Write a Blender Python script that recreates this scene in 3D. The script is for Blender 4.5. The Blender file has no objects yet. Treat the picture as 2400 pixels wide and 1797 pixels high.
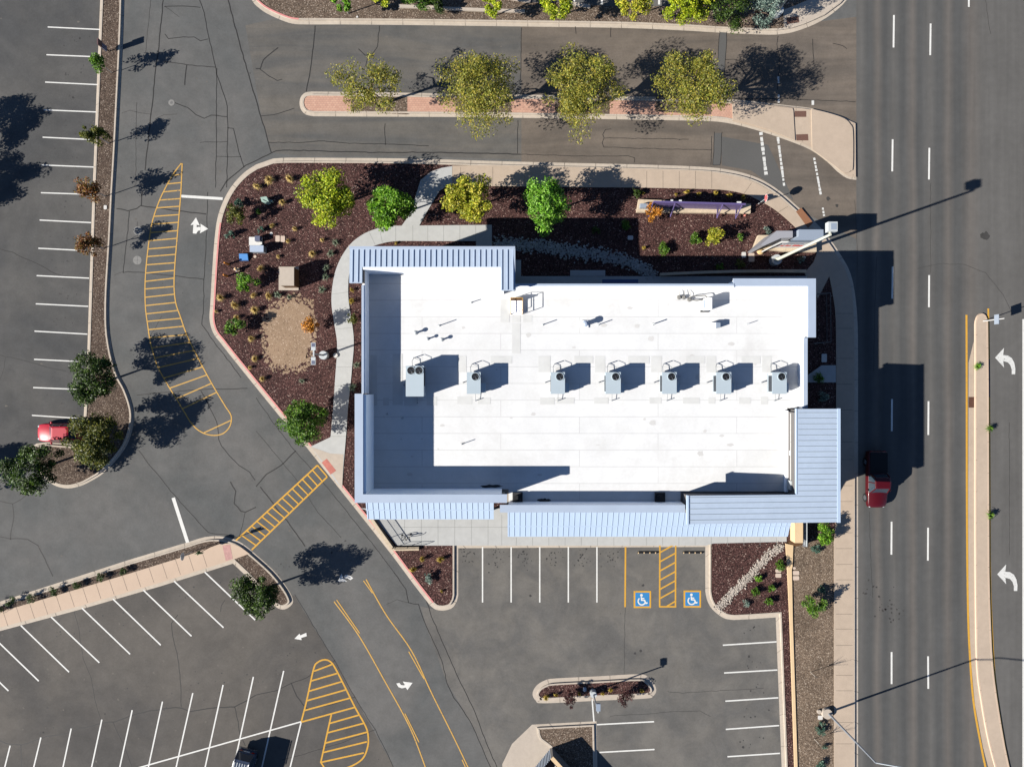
import bpy, bmesh, math, random
import numpy as np
from mathutils import Vector, Matrix, geometry
R = math.radians
SC = bpy.context.scene
COL = SC.collection
# ---------------------------------------------------------------- camera, light, exposure
S = 0.041          # metres per photo pixel on the ground
H = 65.0           # drone height
CX, CY = 1200.0, 898.5
SUN_AZ = R(19.5)   # shadows fall towards +x, slightly +y
SUN_EL = R(29.6)
cam = bpy.data.cameras.new('camera'); camo = bpy.data.objects.new('camera', cam); COL.objects.link(camo)
camo.location = (0, 0, H); camo.rotation_euler = (0, 0, 0)
cam.sensor_fit = 'HORIZONTAL'; cam.sensor_width = 36; cam.lens = 36*H/(2400*S)
cam.clip_start = .5; cam.clip_end = 4000
SC.camera = camo
W = bpy.data.worlds.new('World'); SC.world = W; W.use_nodes = True
nt = W.node_tree; bg = nt.nodes['Background']
sky = nt.nodes.new('ShaderNodeTexSky'); sky.sky_type = 'NISHITA'; sky.sun_disc = False
sky.sun_elevation = SUN_EL; sky.sun_rotation = math.atan2(-math.cos(SUN_AZ), -math.sin(SUN_AZ)) % (2*math.pi)
sky.altitude = 4500; sky.air_density = 1.0; sky.dust_density = 0; sky.ozone_density = 3.0
nt.links.new(sky.outputs[0], bg.inputs[0]); bg.inputs[1].default_value = 0.066
sl = bpy.data.lights.new('sun', 'SUN'); slo = bpy.data.objects.new('sun', sl); COL.objects.link(slo)
sl.energy = 5.0; sl.angle = R(.5); sl.color = (1.0, .955, .88)
d = Vector((math.cos(SUN_AZ)*math.cos(SUN_EL), math.sin(SUN_AZ)*math.cos(SUN_EL), -math.sin(SUN_EL)))
slo.rotation_euler = d.to_track_quat('-Z', 'Y').to_euler(); slo.location = (-60, -20, 60)
SC.view_settings.view_transform = 'Standard'; SC.view_settings.look = 'None'
SC.view_settings.exposure = 1.56; SC.view_settings.gamma = 1.0
K = 2.4           # display value of a sunlit horizontal surface of albedo 1

# ---------------------------------------------------------------- helpers
def X(px, z=0): return (px-CX)*S*(H-z)/H
def Y(py, z=0): return (CY-py)*S*(H-z)/H
def P(px, py, z=0): return (X(px, z), Y(py, z), z)
def L(pts, z=0): return [(X(a, z), Y(b, z)) for a, b in pts]
def cr(pts, n=5, closed=False):
    out = []; N = len(pts)
    for i in range(N if closed else N-1):
        if closed: p = [pts[(i+k-1) % N] for k in range(4)]
        else: p = [pts[max(0, min(N-1, i+k-1))] for k in range(4)]
        for j in range(n):
            t = j/n
            out.append(tuple(.5*((2*p[1][c])+(-p[0][c]+p[2][c])*t+(2*p[0][c]-5*p[1][c]+4*p[2][c]-p[3][c])*t*t+(-p[0][c]+3*p[1][c]-3*p[2][c]+p[3][c])*t**3) for c in (0, 1)))
    if not closed: out.append(tuple(pts[-1]))
    return out
def area(p): return .5*sum(p[i-1][0]*p[i][1]-p[i][0]*p[i-1][1] for i in range(len(p)))
def ccw(p): return list(p) if area(p) > 0 else list(reversed(p))
def offs(p, dist, closed=True):
    n = len(p); out = []
    for i in range(n):
        a = p[i-1] if (closed or i > 0) else None; b = p[i]; c = p[(i+1) % n] if (closed or i < n-1) else None
        def nn(u, v):
            dx, dy = v[0]-u[0], v[1]-u[1]; l = math.hypot(dx, dy) or 1e-9
            return (-dy/l, dx/l)
        n1 = nn(a, b) if a else None; n2 = nn(b, c) if c else None
        if n1 is None: n1 = n2
        if n2 is None: n2 = n1
        m = (n1[0]+n2[0], n1[1]+n2[1]); l2 = m[0]**2+m[1]**2
        k = 2*dist/max(l2, .9)
        out.append((b[0]+m[0]*k, b[1]+m[1]*k))
    return out
ORG = {}
class MB:
    def __init__(s): s.v = []; s.f = []; s.i = [(0, 0)]
    def add(s, vs, fs):
        o = len(s.v); s.v += [tuple(v) for v in vs]; s.f += [tuple(i+o for i in f) for f in fs]; s.i.append((len(s.v), len(s.f))); return s
    def box(s, x0, x1, y0, y1, z0, z1):
        x0, x1 = min(x0, x1), max(x0, x1); y0, y1 = min(y0, y1), max(y0, y1)
        return s.add([(x0,y0,z0),(x1,y0,z0),(x1,y1,z0),(x0,y1,z0),(x0,y0,z1),(x1,y0,z1),(x1,y1,z1),(x0,y1,z1)],
                     [(3,2,1,0),(4,5,6,7),(0,1,5,4),(1,2,6,5),(2,3,7,6),(3,0,4,7)])
    def prism(s, p, z0, z1, top=None):
        p = ccw(p); n = len(p)
        z1s = [z1]*n if top is None else [top(x, y) for x, y in p]
        z0s = [z0]*n if not callable(z0) else [z0(x, y) for x, y in p]
        vs = [(x, y, z0s[i]) for i, (x, y) in enumerate(p)]+[(x, y, z1s[i]) for i, (x, y) in enumerate(p)]
        fs = [tuple(range(n-1, -1, -1)), tuple(range(n, 2*n))]
        fs += [(i, (i+1) % n, n+(i+1) % n, n+i) for i in range(n)]
        return s.add(vs, fs)
    def sheet(s, p, z):
        p = ccw(p); return s.add([(x, y, z) for x, y in p], [tuple(range(len(p)))])
    def cyl(s, cx, cy, z0, z1, r0, r1=None, n=20):
        r1 = r0 if r1 is None else r1
        c = [(math.cos(2*math.pi*i/n), math.sin(2*math.pi*i/n)) for i in range(n)]
        return s.add([(cx+a*r0, cy+b*r0, z0) for a, b in c]+[(cx+a*r1, cy+b*r1, z1) for a, b in c],
                     [tuple(range(n-1, -1, -1)), tuple(range(n, 2*n))]+[(i, (i+1) % n, n+(i+1) % n, n+i) for i in range(n)])
    def tube(s, p0, p1, r0, r1=None, n=8):
        r1 = r0 if r1 is None else r1
        a = Vector(p0); b = Vector(p1); dd = (b-a)
        if dd.length < 1e-6: return s
        q = dd.to_track_quat('Z', 'Y'); vs = []
        for base, r in ((a, r0), (b, r1)):
            for i in range(n):
                t = 2*math.pi*i/n; vs.append(base+q @ Vector((math.cos(t)*r, math.sin(t)*r, 0)))
        return s.add(vs, [tuple(range(n-1, -1, -1)), tuple(range(n, 2*n))]+[(i, (i+1) % n, n+(i+1) % n, n+i) for i in range(n)])
    def pipe(s, pts, r, n=6):
        for a, b in zip(pts, pts[1:]): s.tube(a, b, r, r, n)
        return s
    def ribbon(s, p, w, z, closed=False):
        a = offs(p, w/2, closed); b = offs(p, -w/2, closed); n = len(p)
        o = [(x, y, z) for x, y in a]+[(x, y, z) for x, y in b]
        return s.add(o, [(i, n+i, n+(i+1) % n, (i+1) % n) for i in range(n if closed else n-1)])
    def bar(s, a, b, w, z0, z1):      # box along a->b on plan
        p = offs([a, b], w/2, False)+list(reversed(offs([a, b], -w/2, False)))
        return s.prism(p, z0, z1)
    def ball(s, c, r, n=8, sq=1.0):
        vs = []; fs = []
        for i in range(1, n):
            th = math.pi*i/n
            for j in range(2*n):
                ph = math.pi*j/n; vs.append((c[0]+r*math.sin(th)*math.cos(ph), c[1]+r*math.sin(th)*math.sin(ph), c[2]+r*sq*math.cos(th)))
        vs += [(c[0], c[1], c[2]+r*sq), (c[0], c[1], c[2]-r*sq)]
        t, b = len(vs)-2, len(vs)-1; m = 2*n
        for j in range(m):
            fs.append((t, j, (j+1) % m)); fs.append((b, (n-2)*m+(j+1) % m, (n-2)*m+j))
            for i in range(n-2): fs.append((i*m+j, (i+1)*m+j, (i+1)*m+(j+1) % m, i*m+(j+1) % m))
        return s.add(vs, fs)
    def each(s, name, m, parent=None, k=1):      # every k consecutive pieces become an object of their own
        first = None; cuts = s.i[::k] if (len(s.i)-1) % k == 0 else s.i
        for (v0, f0), (v1, f1) in zip(cuts, cuts[1:]):
            q = MB(); q.add(s.v[v0:v1], [tuple(i-v0 for i in f) for f in s.f[f0:f1]]); o = q.build(name, m, parent); first = first or o
        return first
    def build(s, name, m, parent=None, label=None, smooth=False):
        o = (0, 0, 0)
        if parent is not None: o = ORG.get(parent.name, (0, 0, 0))
        me = bpy.data.meshes.new(name)
        me.from_pydata([(a-o[0], b-o[1], c-o[2]) for a, b, c in s.v], [], s.f); me.update()
        me.materials.append(MAT[m] if isinstance(m, str) else m)
        if smooth: me.polygons.foreach_set('use_smooth', [True]*len(me.polygons))
        ob = bpy.data.objects.new(name, me); COL.objects.link(ob)
        if parent is not None: ob.parent = parent; ORG[ob.name] = o
        if label: ob['label'] = label
        return ob
def tag(o, label, cat, group=None, kind=None):
    o['label'] = label; o['category'] = cat
    if group: o['group'] = group
    if kind: o['kind'] = kind
    return o
def T(name, label, cat, loc, group=None):
    o = bpy.data.objects.new(name, None); COL.objects.link(o); o.empty_display_size = .3
    o.location = loc; ORG[o.name] = tuple(loc); return tag(o, label, cat, group)
def struct(name, mb, m, label, cat): return tag(mb.build(name, m), label, cat, kind='structure')
def copy_tree(o, parent=None):
    c = o.copy(); COL.objects.link(c)
    if parent is not None: c.parent = parent
    for ch in list(o.children): copy_tree(ch, c)
    return c

# ---------------------------------------------------------------- materials
MAT = {}
def lin(c): return tuple(((v/255)/12.92 if v/255 < .04045 else ((v/255+.055)/1.055)**2.4) for v in c)
def A(r, g, b): return tuple(min(.95, v/K) for v in lin((r, g, b)))+(1,)
def mat(name, col, rough=.9, spec=.3, metal=0, noise=(), bump=0, bscale=20, coat=0, stretch=None):
    m = bpy.data.materials.new(name); m.use_nodes = True; n = m.node_tree; N = n.nodes; p = N['Principled BSDF']
    p.inputs['Roughness'].default_value = rough; p.inputs['Metallic'].default_value = metal
    p.inputs['Specular IOR Level'].default_value = spec; p.inputs['Coat Weight'].default_value = coat
    p.inputs['Base Color'].default_value = col
    cur = None
    tc = N.new('ShaderNodeTexCoord')
    co = tc.outputs['Object']
    if stretch:
        mp = N.new('ShaderNodeMapping'); mp.inputs['Scale'].default_value = stretch; n.links.new(co, mp.inputs['Vector']); co = mp.outputs[0]
    for sc, am in noise:
        t = N.new('ShaderNodeTexNoise'); t.inputs['Scale'].default_value = sc; t.inputs['Detail'].default_value = 4; t.inputs['Roughness'].default_value = .6
        n.links.new(co, t.inputs['Vector'])
        r = N.new('ShaderNodeMapRange'); r.inputs[1].default_value = .3; r.inputs[2].default_value = .7
        r.inputs[3].default_value = 1-am; r.inputs[4].default_value = 1+am
        n.links.new(t.outputs['Fac'], r.inputs[0])
        vm = N.new('ShaderNodeVectorMath'); vm.operation = 'SCALE'
        if cur is None: vm.inputs[0].default_value = col[:3]
        else: n.links.new(cur, vm.inputs[0])
        n.links.new(r.outputs[0], vm.inputs['Scale']); cur = vm.outputs[0]
    if cur is not None: n.links.new(cur, p.inputs['Base Color'])
    if bump:
        t = N.new('ShaderNodeTexNoise'); t.inputs['Scale'].default_value = bscale; t.inputs['Detail'].default_value = 3
        n.links.new(tc.outputs['Object'], t.inputs['Vector'])
        b = N.new('ShaderNodeBump'); b.inputs['Strength'].default_value = bump; b.inputs['Distance'].default_value = .02
        n.links.new(t.outputs['Fac'], b.inputs['Height']); n.links.new(b.outputs[0], p.inputs['Normal'])
    MAT[name] = m; return m
def ramp(N, stops, const=False):
    r = N.new('ShaderNodeValToRGB'); e = r.color_ramp.elements
    if const: r.color_ramp.interpolation = 'CONSTANT'
    while len(e) < len(stops): e.new(.5)
    for el, (po, c) in zip(e, stops): el.position = po; el.color = c
    return r
def chips(name, stops, scale, big=.15, spread=None):
    """loose mulch or gravel: a cell colour per chip, relief from the cells"""
    m = bpy.data.materials.new(name); m.use_nodes = True; n = m.node_tree; N = n.nodes; p = N['Principled BSDF']
    p.inputs['Roughness'].default_value = .95; p.inputs['Specular IOR Level'].default_value = .15
    tc = N.new('ShaderNodeTexCoord'); v = N.new('ShaderNodeTexVoronoi'); v.inputs['Scale'].default_value = scale
    n.links.new(tc.outputs['Object'], v.inputs['Vector'])
    sp = N.new('ShaderNodeSeparateColor'); n.links.new(v.outputs['Color'], sp.inputs[0])
    r = ramp(N, stops); n.links.new(sp.outputs[0], r.inputs[0])
    t = N.new('ShaderNodeTexNoise'); t.inputs['Scale'].default_value = .45; t.inputs['Detail'].default_value = 5
    n.links.new(tc.outputs['Object'], t.inputs['Vector'])
    mr = N.new('ShaderNodeMapRange'); mr.inputs[1].default_value = .3; mr.inputs[2].default_value = .7; mr.inputs[3].default_value = 1-big; mr.inputs[4].default_value = 1+big
    n.links.new(t.outputs['Fac'], mr.inputs[0])
    vm = N.new('ShaderNodeVectorMath'); vm.operation = 'SCALE'; n.links.new(r.outputs[0], vm.inputs[0]); n.links.new(mr.outputs[0], vm.inputs['Scale'])
    n.links.new(vm.outputs[0], p.inputs['Base Color'])
    b = N.new('ShaderNodeBump'); b.inputs['Strength'].default_value = spread or .8; b.inputs['Distance'].default_value = .04
    n.links.new(sp.outputs[1], b.inputs['Height']); n.links.new(b.outputs[0], p.inputs['Normal'])
    MAT[name] = m; return m
def leafmat(name, cols, rough=.55, trans=.35, gain=1.7):
    m = bpy.data.materials.new(name); m.use_nodes = True; n = m.node_tree; N = n.nodes; p = N['Principled BSDF']
    p.inputs['Roughness'].default_value = rough; p.inputs['Specular IOR Level'].default_value = .3
    cols = [tuple(min(.85, v*gain) for v in c[:3])+(1,) for c in cols]
    g = N.new('ShaderNodeNewGeometry'); r = ramp(N, [(i/max(1, len(cols)-1), c) for i, c in enumerate(cols)])
    n.links.new(g.outputs['Random Per Island'], r.inputs[0])
    tc = N.new('ShaderNodeTexCoord'); no = N.new('ShaderNodeTexNoise'); no.inputs['Scale'].default_value = 1.1; no.inputs['Detail'].default_value = 2; n.links.new(tc.outputs['Object'], no.inputs['Vector'])
    q = N.new('ShaderNodeMapRange'); q.inputs[1].default_value = .32; q.inputs[2].default_value = .68; q.inputs[3].default_value = .62; q.inputs[4].default_value = 1.25; n.links.new(no.outputs['Fac'], q.inputs[0])
    vm = N.new('ShaderNodeVectorMath'); vm.operation = 'SCALE'; n.links.new(r.outputs[0], vm.inputs[0]); n.links.new(q.outputs[0], vm.inputs['Scale'])
    n.links.new(vm.outputs[0], p.inputs['Base Color'])
    tr = N.new('ShaderNodeBsdfTranslucent'); n.links.new(vm.outputs[0], tr.inputs[0])
    mx = N.new('ShaderNodeMixShader'); mx.inputs[0].default_value = trans
    n.links.new(p.outputs[0], mx.inputs[1]); n.links.new(tr.outputs[0], mx.inputs[2])
    n.links.new(mx.outputs[0], N['Material Output'].inputs[0]); MAT[name] = m; return m

def asphalt(name, a, b, sc=.07, st=None, worn=.1):
    """asphalt: two ages of binder in soft patches, drag streaks, grain"""
    m = mat(name, a, .95, .08, noise=((.17,.08),(.9,.09),(5,.06),(30,.15)), bump=.35, bscale=45); n = m.node_tree; N = n.nodes; p = N['Principled BSDF']
    src = p.inputs['Base Color'].links[0].from_socket; tc = [q for q in N if q.bl_idname == 'ShaderNodeTexCoord'][0]
    mp = N.new('ShaderNodeMapping'); mp.inputs['Scale'].default_value = st or (1, 1, 1); n.links.new(tc.outputs['Object'], mp.inputs[0])
    t = N.new('ShaderNodeTexNoise'); t.inputs['Scale'].default_value = sc; t.inputs['Detail'].default_value = 7; t.inputs['Roughness'].default_value = .62; t.inputs['Distortion'].default_value = .6; n.links.new(mp.outputs[0], t.inputs['Vector'])
    r = N.new('ShaderNodeMapRange'); r.inputs[1].default_value = .38; r.inputs[2].default_value = .62; n.links.new(t.outputs['Fac'], r.inputs[0])
    k = tuple(v/w for v, w in zip(b[:3], a[:3])); vm = N.new('ShaderNodeVectorMath'); vm.operation = 'MULTIPLY'; n.links.new(src, vm.inputs[0]); vm.inputs[1].default_value = k
    mx = N.new('ShaderNodeMix'); mx.data_type = 'RGBA'; n.links.new(r.outputs[0], mx.inputs[0]); n.links.new(src, mx.inputs[6]); n.links.new(vm.outputs[0], mx.inputs[7]); n.links.new(mx.outputs[2], p.inputs['Base Color'])
asphalt('asphalt', A(106,107,106), A(121,119,116), .09)
asphalt('asphalt_west', A(90,90,90), A(108,106,103), .08)
asphalt('asphalt_south', A(98,95,92), A(114,109,103), .1)
asphalt('asphalt_lane', A(104,103,101), A(122,117,110), .5, (.12,1,1))
asphalt('asphalt_aged', A(112,110,107), A(128,124,118), .3)
asphalt('asphalt_brown', A(112,104,96), A(132,121,110), .5, (.12,1,1))
mat('asphalt_patch', A(106,105,103), .95, .08, noise=((.3,.06),(12,.05),(34,.1)))
mat('sealant', A(40,38,37), .75, .3, noise=((2,.15),))
mat('faded_seal', A(74,72,70), .85, .2, noise=((2,.15),))
mat('oil', A(66,64,63), .8, .3, noise=((1.5,.2),))
mat('dust', A(122,117,110), .95, .1, noise=((1.5,.1),))
mat('concrete', A(208,194,178), .9, .2, noise=((.25,.06),(2,.05),(20,.05)))
mat('concrete_grey', A(206,206,203), .9, .2, noise=((.25,.04),(2,.04),(20,.04)))
mat('concrete_pink', A(222,196,172), .9, .2, noise=((.4,.05),(20,.05)))
mat('concrete_tan', A(206,186,165), .9, .2, noise=((.25,.05),(2,.04),(20,.05)))
mat('kerb_side', A(212,198,181), .9, .2, noise=((.3,.08),(3,.08),(20,.05)))
mat('joint', A(128,117,106), .95, .1)
mat('joint_grey', A(168,168,164), .95, .1)
mat('tactile', A(122,90,78), .85, .2, noise=((8,.1),))
mat('tactile_orange', A(160,112,82), .85, .2, noise=((8,.1),))
mat('tactile_red', A(212,132,118), .85, .2, noise=((2,.12),(8,.1)))
mat('tactile_pink', A(212,164,156), .85, .2, noise=((2,.12),(8,.1)))
mat('kerb_red', A(238,158,152), .8, .2, noise=((1.2,.1),(6,.12)))
def paint(name, c, wear=.66):
    m = mat(name, c, .75, .2, noise=((3,.06),(20,.08))); n = m.node_tree; N = n.nodes; p = N['Principled BSDF']; src = p.inputs['Base Color'].links[0].from_socket; tc = [q for q in N if q.bl_idname == 'ShaderNodeTexCoord'][0]
    t = N.new('ShaderNodeTexNoise'); t.inputs['Scale'].default_value = 5; t.inputs['Detail'].default_value = 8; t.inputs['Roughness'].default_value = .75; n.links.new(tc.outputs['Object'], t.inputs['Vector'])
    r = N.new('ShaderNodeMapRange'); r.inputs[1].default_value = wear-.06; r.inputs[2].default_value = wear+.05; n.links.new(t.outputs['Fac'], r.inputs[0])
    mx = N.new('ShaderNodeMix'); mx.data_type = 'RGBA'; n.links.new(r.outputs[0], mx.inputs[0]); n.links.new(src, mx.inputs[6]); mx.inputs[7].default_value = A(120,116,110); n.links.new(mx.outputs[2], p.inputs['Base Color'])
paint('paint_white', A(246,244,238))
paint('paint_worn', A(236,235,230), .62)
paint('paint_yellow', A(232,176,66), .64)
paint('paint_yellow_pale', A(226,178,92), .62)
mat('paint_blue', A(52,142,206), .7, .3, noise=((4,.06),))
chips('mulch', [(0,A(32,20,20)),(.4,A(74,49,46)),(.8,A(104,72,67)),(.96,A(130,96,89)),(1,A(205,180,165))], 15, .2)
chips('gravel', [(0,A(78,66,55)),(.5,A(118,101,87)),(.88,A(140,121,104)),(1,A(200,185,168))], 15, .14, .6)
chips('gravel_strip', [(0,A(64,52,44)),(.5,A(98,82,71)),(.88,A(120,102,88)),(1,A(180,164,148))], 15, .14, .6)
chips('gravel_light', [(0,A(88,74,62)),(.5,A(128,110,93)),(.9,A(152,132,112)),(1,A(205,188,168))], 15, .2, .5)
chips('sand', [(0,A(132,108,88)),(.1,A(166,140,115)),(.93,A(178,151,125)),(1,A(222,198,174))], 13, .08, .25)
mat('rock', A(204,192,180), .9, .2, noise=((1.2,.15),(5,.2)))
mat('rock_grey', A(196,196,192), .9, .2, noise=((1.2,.2),(5,.2)))
mat('boulder', A(222,190,140), .9, .2, noise=((2,.15),(9,.15)))
mat('stone', A(226,206,178), .9, .2, noise=((2,.1),(9,.12)), bump=.6, bscale=6)
mat('metal_roof', A(204,220,240), .45, .5, noise=((.4,.04),(3,.03)))
mat('metal_roof_bright', A(198,218,242), .45, .5, noise=((.4,.03),))
mat('rib', A(196,214,240), .45, .5)
mat('parapet', (.72,.725,.73,1), .7, .3, noise=((.4,.03),))
mat('cap', A(190,204,224), .5, .4, noise=((.5,.04),))
mat('wall', A(176,166,154), .9, .2, noise=((.5,.05),(14,.06)))
mat('wall_grey', A(124,120,118), .9, .2, noise=((.5,.05),(14,.06)))
mat('trim_tan', A(244,212,168), .85, .2, noise=((.7,.05),(10,.05)))
mat('glass', (.02,.03,.04,1), .08, .6)
mat('unit', A(200,214,222), .5, .4, noise=((.8,.03),))
mat('unit_dark', A(60,66,74), .6, .3)
mat('dark', A(20,21,24), .6, .3)
mat('grey_metal', A(150,156,164), .45, .5, noise=((2,.05),))
mat('light_metal', A(214,219,220), .4, .5, noise=((2,.04),))
mat('pole_cream', A(226,226,210), .5, .4)
mat('safety_yellow', A(214,160,70), .6, .3)
mat('bollard', A(226,142,40), .6, .3)
mat('rubber', A(34,34,36), .8, .2)
mat('red_paint', (.24,.004,.014,1), .42, .25, coat=.08)
mat('dark_red_paint', (.036,.001,.003,1), .4, .25, coat=.1)
mat('blue_paint', A(44,60,88), .35, .4, coat=.3)
mat('chrome', A(190,194,200), .2, .5, metal=.8)
mat('lens', A(224,228,230), .1, .6)
mat('tail', A(150,20,20), .2, .5)
mat('sign_red', A(212,60,58), .5, .3)
mat('sign_white', A(244,244,242), .5, .3)
mat('sign_green', A(110,150,84), .5, .3)
mat('sign_purple', A(112,98,150), .45, .4, noise=((1,.06),))
mat('sign_slate', A(104,110,134), .5, .4)
mat('sign_brown', A(110,82,80), .5, .4)
mat('sign_grey', A(176,176,182), .5, .4)
mat('sign_steel', A(164,176,192), .4, .4)
mat('sign_dusk', A(60,90,140), .4, .4)
mat('cab_brown', A(110,78,48), .6, .3)
mat('cab_green', A(178,206,192), .5, .3)
mat('cab_tan', A(196,184,168), .6, .3)
mat('slab_blue', A(60,140,214), .6, .3)
mat('lid', A(226,204,186), .8, .2)
mat('lid_white', A(232,228,222), .8, .2)
mat('rust', A(104,72,58), .8, .2, noise=((6,.2),))
mat('iron', A(122,120,118), .7, .3, noise=((8,.2),))
mat('iron_light', A(150,148,144), .8, .2, noise=((8,.1),))
mat('bark', A(120,104,90), .9, .1, noise=((8,.2),))
mat('bark_pale', A(214,204,190), .8, .2)
mat('pad_roof', (.35,.35,.342,1), .9, .1, noise=((1,.06),))
mat('roof_dust', (.335,.33,.32,1), .9, .1, noise=((.6,.05),))
mat('stain', A(72,72,74), .9, .1, noise=((3,.25),))
leafmat('leaf_gold', [A(60,68,22),A(104,110,36),A(134,136,50),A(166,148,56),A(152,156,88)], .55, .5, 2.3)
leafmat('leaf_lime', [A(84,112,12),A(136,158,20),A(174,188,34),A(202,200,56)])
leafmat('leaf_lemon', [A(100,116,20),A(150,160,34),A(184,178,50),A(206,190,74)])
leafmat('leaf_green', [A(48,90,12),A(88,140,20),A(118,168,34),A(150,186,64)])
leafmat('leaf_vivid', [A(56,108,16),A(96,152,26),A(124,178,44),A(170,206,104)])
leafmat('leaf_dark', [A(22,36,10),A(44,66,14),A(66,92,20),A(88,112,34)])
leafmat('leaf_mid', [A(30,56,8),A(64,104,16),A(92,132,26),A(126,156,60)])
leafmat('leaf_olive', [A(42,50,14),A(74,86,22),A(102,106,30),A(128,122,42)])
leafmat('leaf_orange', [A(96,56,14),A(160,100,24),A(206,132,34),A(220,160,60)])
leafmat('leaf_rust', [A(70,46,24),A(122,76,38),A(150,96,44),A(110,110,34)])
leafmat('leaf_blue', [A(30,58,46),A(58,92,76),A(90,124,104),A(120,146,126)])
leafmat('leaf_spruce', [A(56,74,66),A(100,124,112),A(140,160,146),A(170,184,170)])
leafmat('leaf_plum', [A(36,16,16),A(70,36,36),A(104,62,58)])
leafmat('straw', [A(140,118,60),A(186,160,92),A(204,178,112),A(216,194,134)], .7, .3, 2.2)
leafmat('straw_yellow', [A(130,110,30),A(190,164,56),A(200,178,86)], .7, .3, 1.8)
leafmat('yucca', [A(60,80,60),A(110,128,100),A(160,166,140)], .6, .2)
# road: wheel-worn bands across the width, each a real wear stripe of the asphalt
def road_mat():
    m = bpy.data.materials.new('road'); m.use_nodes = True; n = m.node_tree; N = n.nodes; p = N['Principled BSDF']
    p.inputs['Roughness'].default_value = .9; p.inputs['Specular IOR Level'].default_value = .08
    tc = N.new('ShaderNodeTexCoord'); sx = N.new('ShaderNodeSeparateXYZ'); n.links.new(tc.outputs['Object'], sx.inputs[0])
    no = N.new('ShaderNodeTexNoise'); no.inputs['Scale'].default_value = .12; n.links.new(tc.outputs['Object'], no.inputs['Vector'])
    ad = N.new('ShaderNodeMath'); ad.operation = 'MULTIPLY_ADD'; ad.inputs[1].default_value = .5; n.links.new(no.outputs['Fac'], ad.inputs[0]); n.links.new(sx.outputs[0], ad.inputs[2])
    x0, x1 = X(2000)+.25, X(2420)+.25
    mr = N.new('ShaderNodeMapRange'); mr.inputs[1].default_value = x0; mr.inputs[2].default_value = x1; n.links.new(ad.outputs[0], mr.inputs[0])
    D, G, B = A(96,96,95), A(110,108,105), A(117,112,107)
    st = [(2002,G),(2018,G),(2033,D),(2042,D),(2056,B),(2070,D),(2078,D),(2094,G),(2112,D),(2120,D),(2140,B),(2152,D),(2160,D),(2180,G),(2196,D),(2206,D),(2222,B),(2238,D),(2250,D),(2275,B),(2300,G),(2340,A(112,110,107)),(2420,G)]
    r = ramp(N, [((x-2000)/420, c) for x, c in st]); n.links.new(mr.outputs[0], r.inputs[0])
    cur = r.outputs[0]
    for sc, am in ((.25,.06),(1.6,.05),(30,.12),(-1,.09)):
        t = N.new('ShaderNodeTexNoise'); t.inputs['Scale'].default_value = abs(sc); t.inputs['Detail'].default_value = 4
        mp = N.new('ShaderNodeMapping'); mp.inputs['Scale'].default_value = (1, 1, 1) if sc > 0 else (1.6, .05, 1); n.links.new(tc.outputs['Object'], mp.inputs[0]); n.links.new(mp.outputs[0], t.inputs['Vector'])
        q = N.new('ShaderNodeMapRange'); q.inputs[1].default_value = .3; q.inputs[2].default_value = .7; q.inputs[3].default_value = 1-am; q.inputs[4].default_value = 1+am
        n.links.new(t.outputs['Fac'], q.inputs[0])
        vm = N.new('ShaderNodeVectorMath'); vm.operation = 'SCALE'; n.links.new(cur, vm.inputs[0]); n.links.new(q.outputs[0], vm.inputs['Scale']); cur = vm.outputs[0]
    n.links.new(cur, p.inputs['Base Color']); MAT['road'] = m
road_mat()
def roof_mat():
    m = bpy.data.materials.new('roof_membrane'); m.use_nodes = True; n = m.node_tree; N = n.nodes; p = N['Principled BSDF']
    p.inputs['Roughness'].default_value = .8; p.inputs['Specular IOR Level'].default_value = .2
    tc = N.new('ShaderNodeTexCoord'); br = N.new('ShaderNodeTexBrick')
    for k, v in (('Scale', 1), ('Brick Width', 14), ('Row Height', 1.48), ('Mortar Size', .035), ('Mortar Smooth', .3)): br.inputs[k].default_value = v
    br.inputs['Color1'].default_value = (.405,.405,.402,1); br.inputs['Color2'].default_value = (.425,.425,.422,1); br.inputs['Mortar'].default_value = (.325,.325,.32,1)
    n.links.new(tc.outputs['Object'], br.inputs['Vector']); cur = br.outputs['Color']
    for sc, am in ((.12,.05),(.9,.05),(6,.03)):
        t = N.new('ShaderNodeTexNoise'); t.inputs['Scale'].default_value = sc; t.inputs['Detail'].default_value = 5
        n.links.new(tc.outputs['Object'], t.inputs['Vector'])
        q = N.new('ShaderNodeMapRange'); q.inputs[1].default_value = .3; q.inputs[2].default_value = .7; q.inputs[3].default_value = 1-am; q.inputs[4].default_value = 1+am*.5
        n.links.new(t.outputs['Fac'], q.inputs[0])
        vm = N.new('ShaderNodeVectorMath'); vm.operation = 'SCALE'; n.links.new(cur, vm.inputs[0]); n.links.new(q.outputs[0], vm.inputs['Scale']); cur = vm.outputs[0]
    t = N.new('ShaderNodeTexNoise'); t.inputs['Scale'].default_value = .22; t.inputs['Detail'].default_value = 9; t.inputs['Roughness'].default_value = .7; n.links.new(tc.outputs['Object'], t.inputs['Vector'])
    r = N.new('ShaderNodeMapRange'); r.inputs[1].default_value = .5; r.inputs[2].default_value = .68; r.inputs[4].default_value = .85; n.links.new(t.outputs['Fac'], r.inputs[0])
    mx = N.new('ShaderNodeMix'); mx.data_type = 'RGBA'; n.links.new(r.outputs[0], mx.inputs[0]); n.links.new(cur, mx.inputs[6]); mx.inputs[7].default_value = (.345,.342,.335,1); cur = mx.outputs[2]
    n.links.new(cur, p.inputs['Base Color']); MAT['roof_membrane'] = m
roof_mat()
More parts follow.
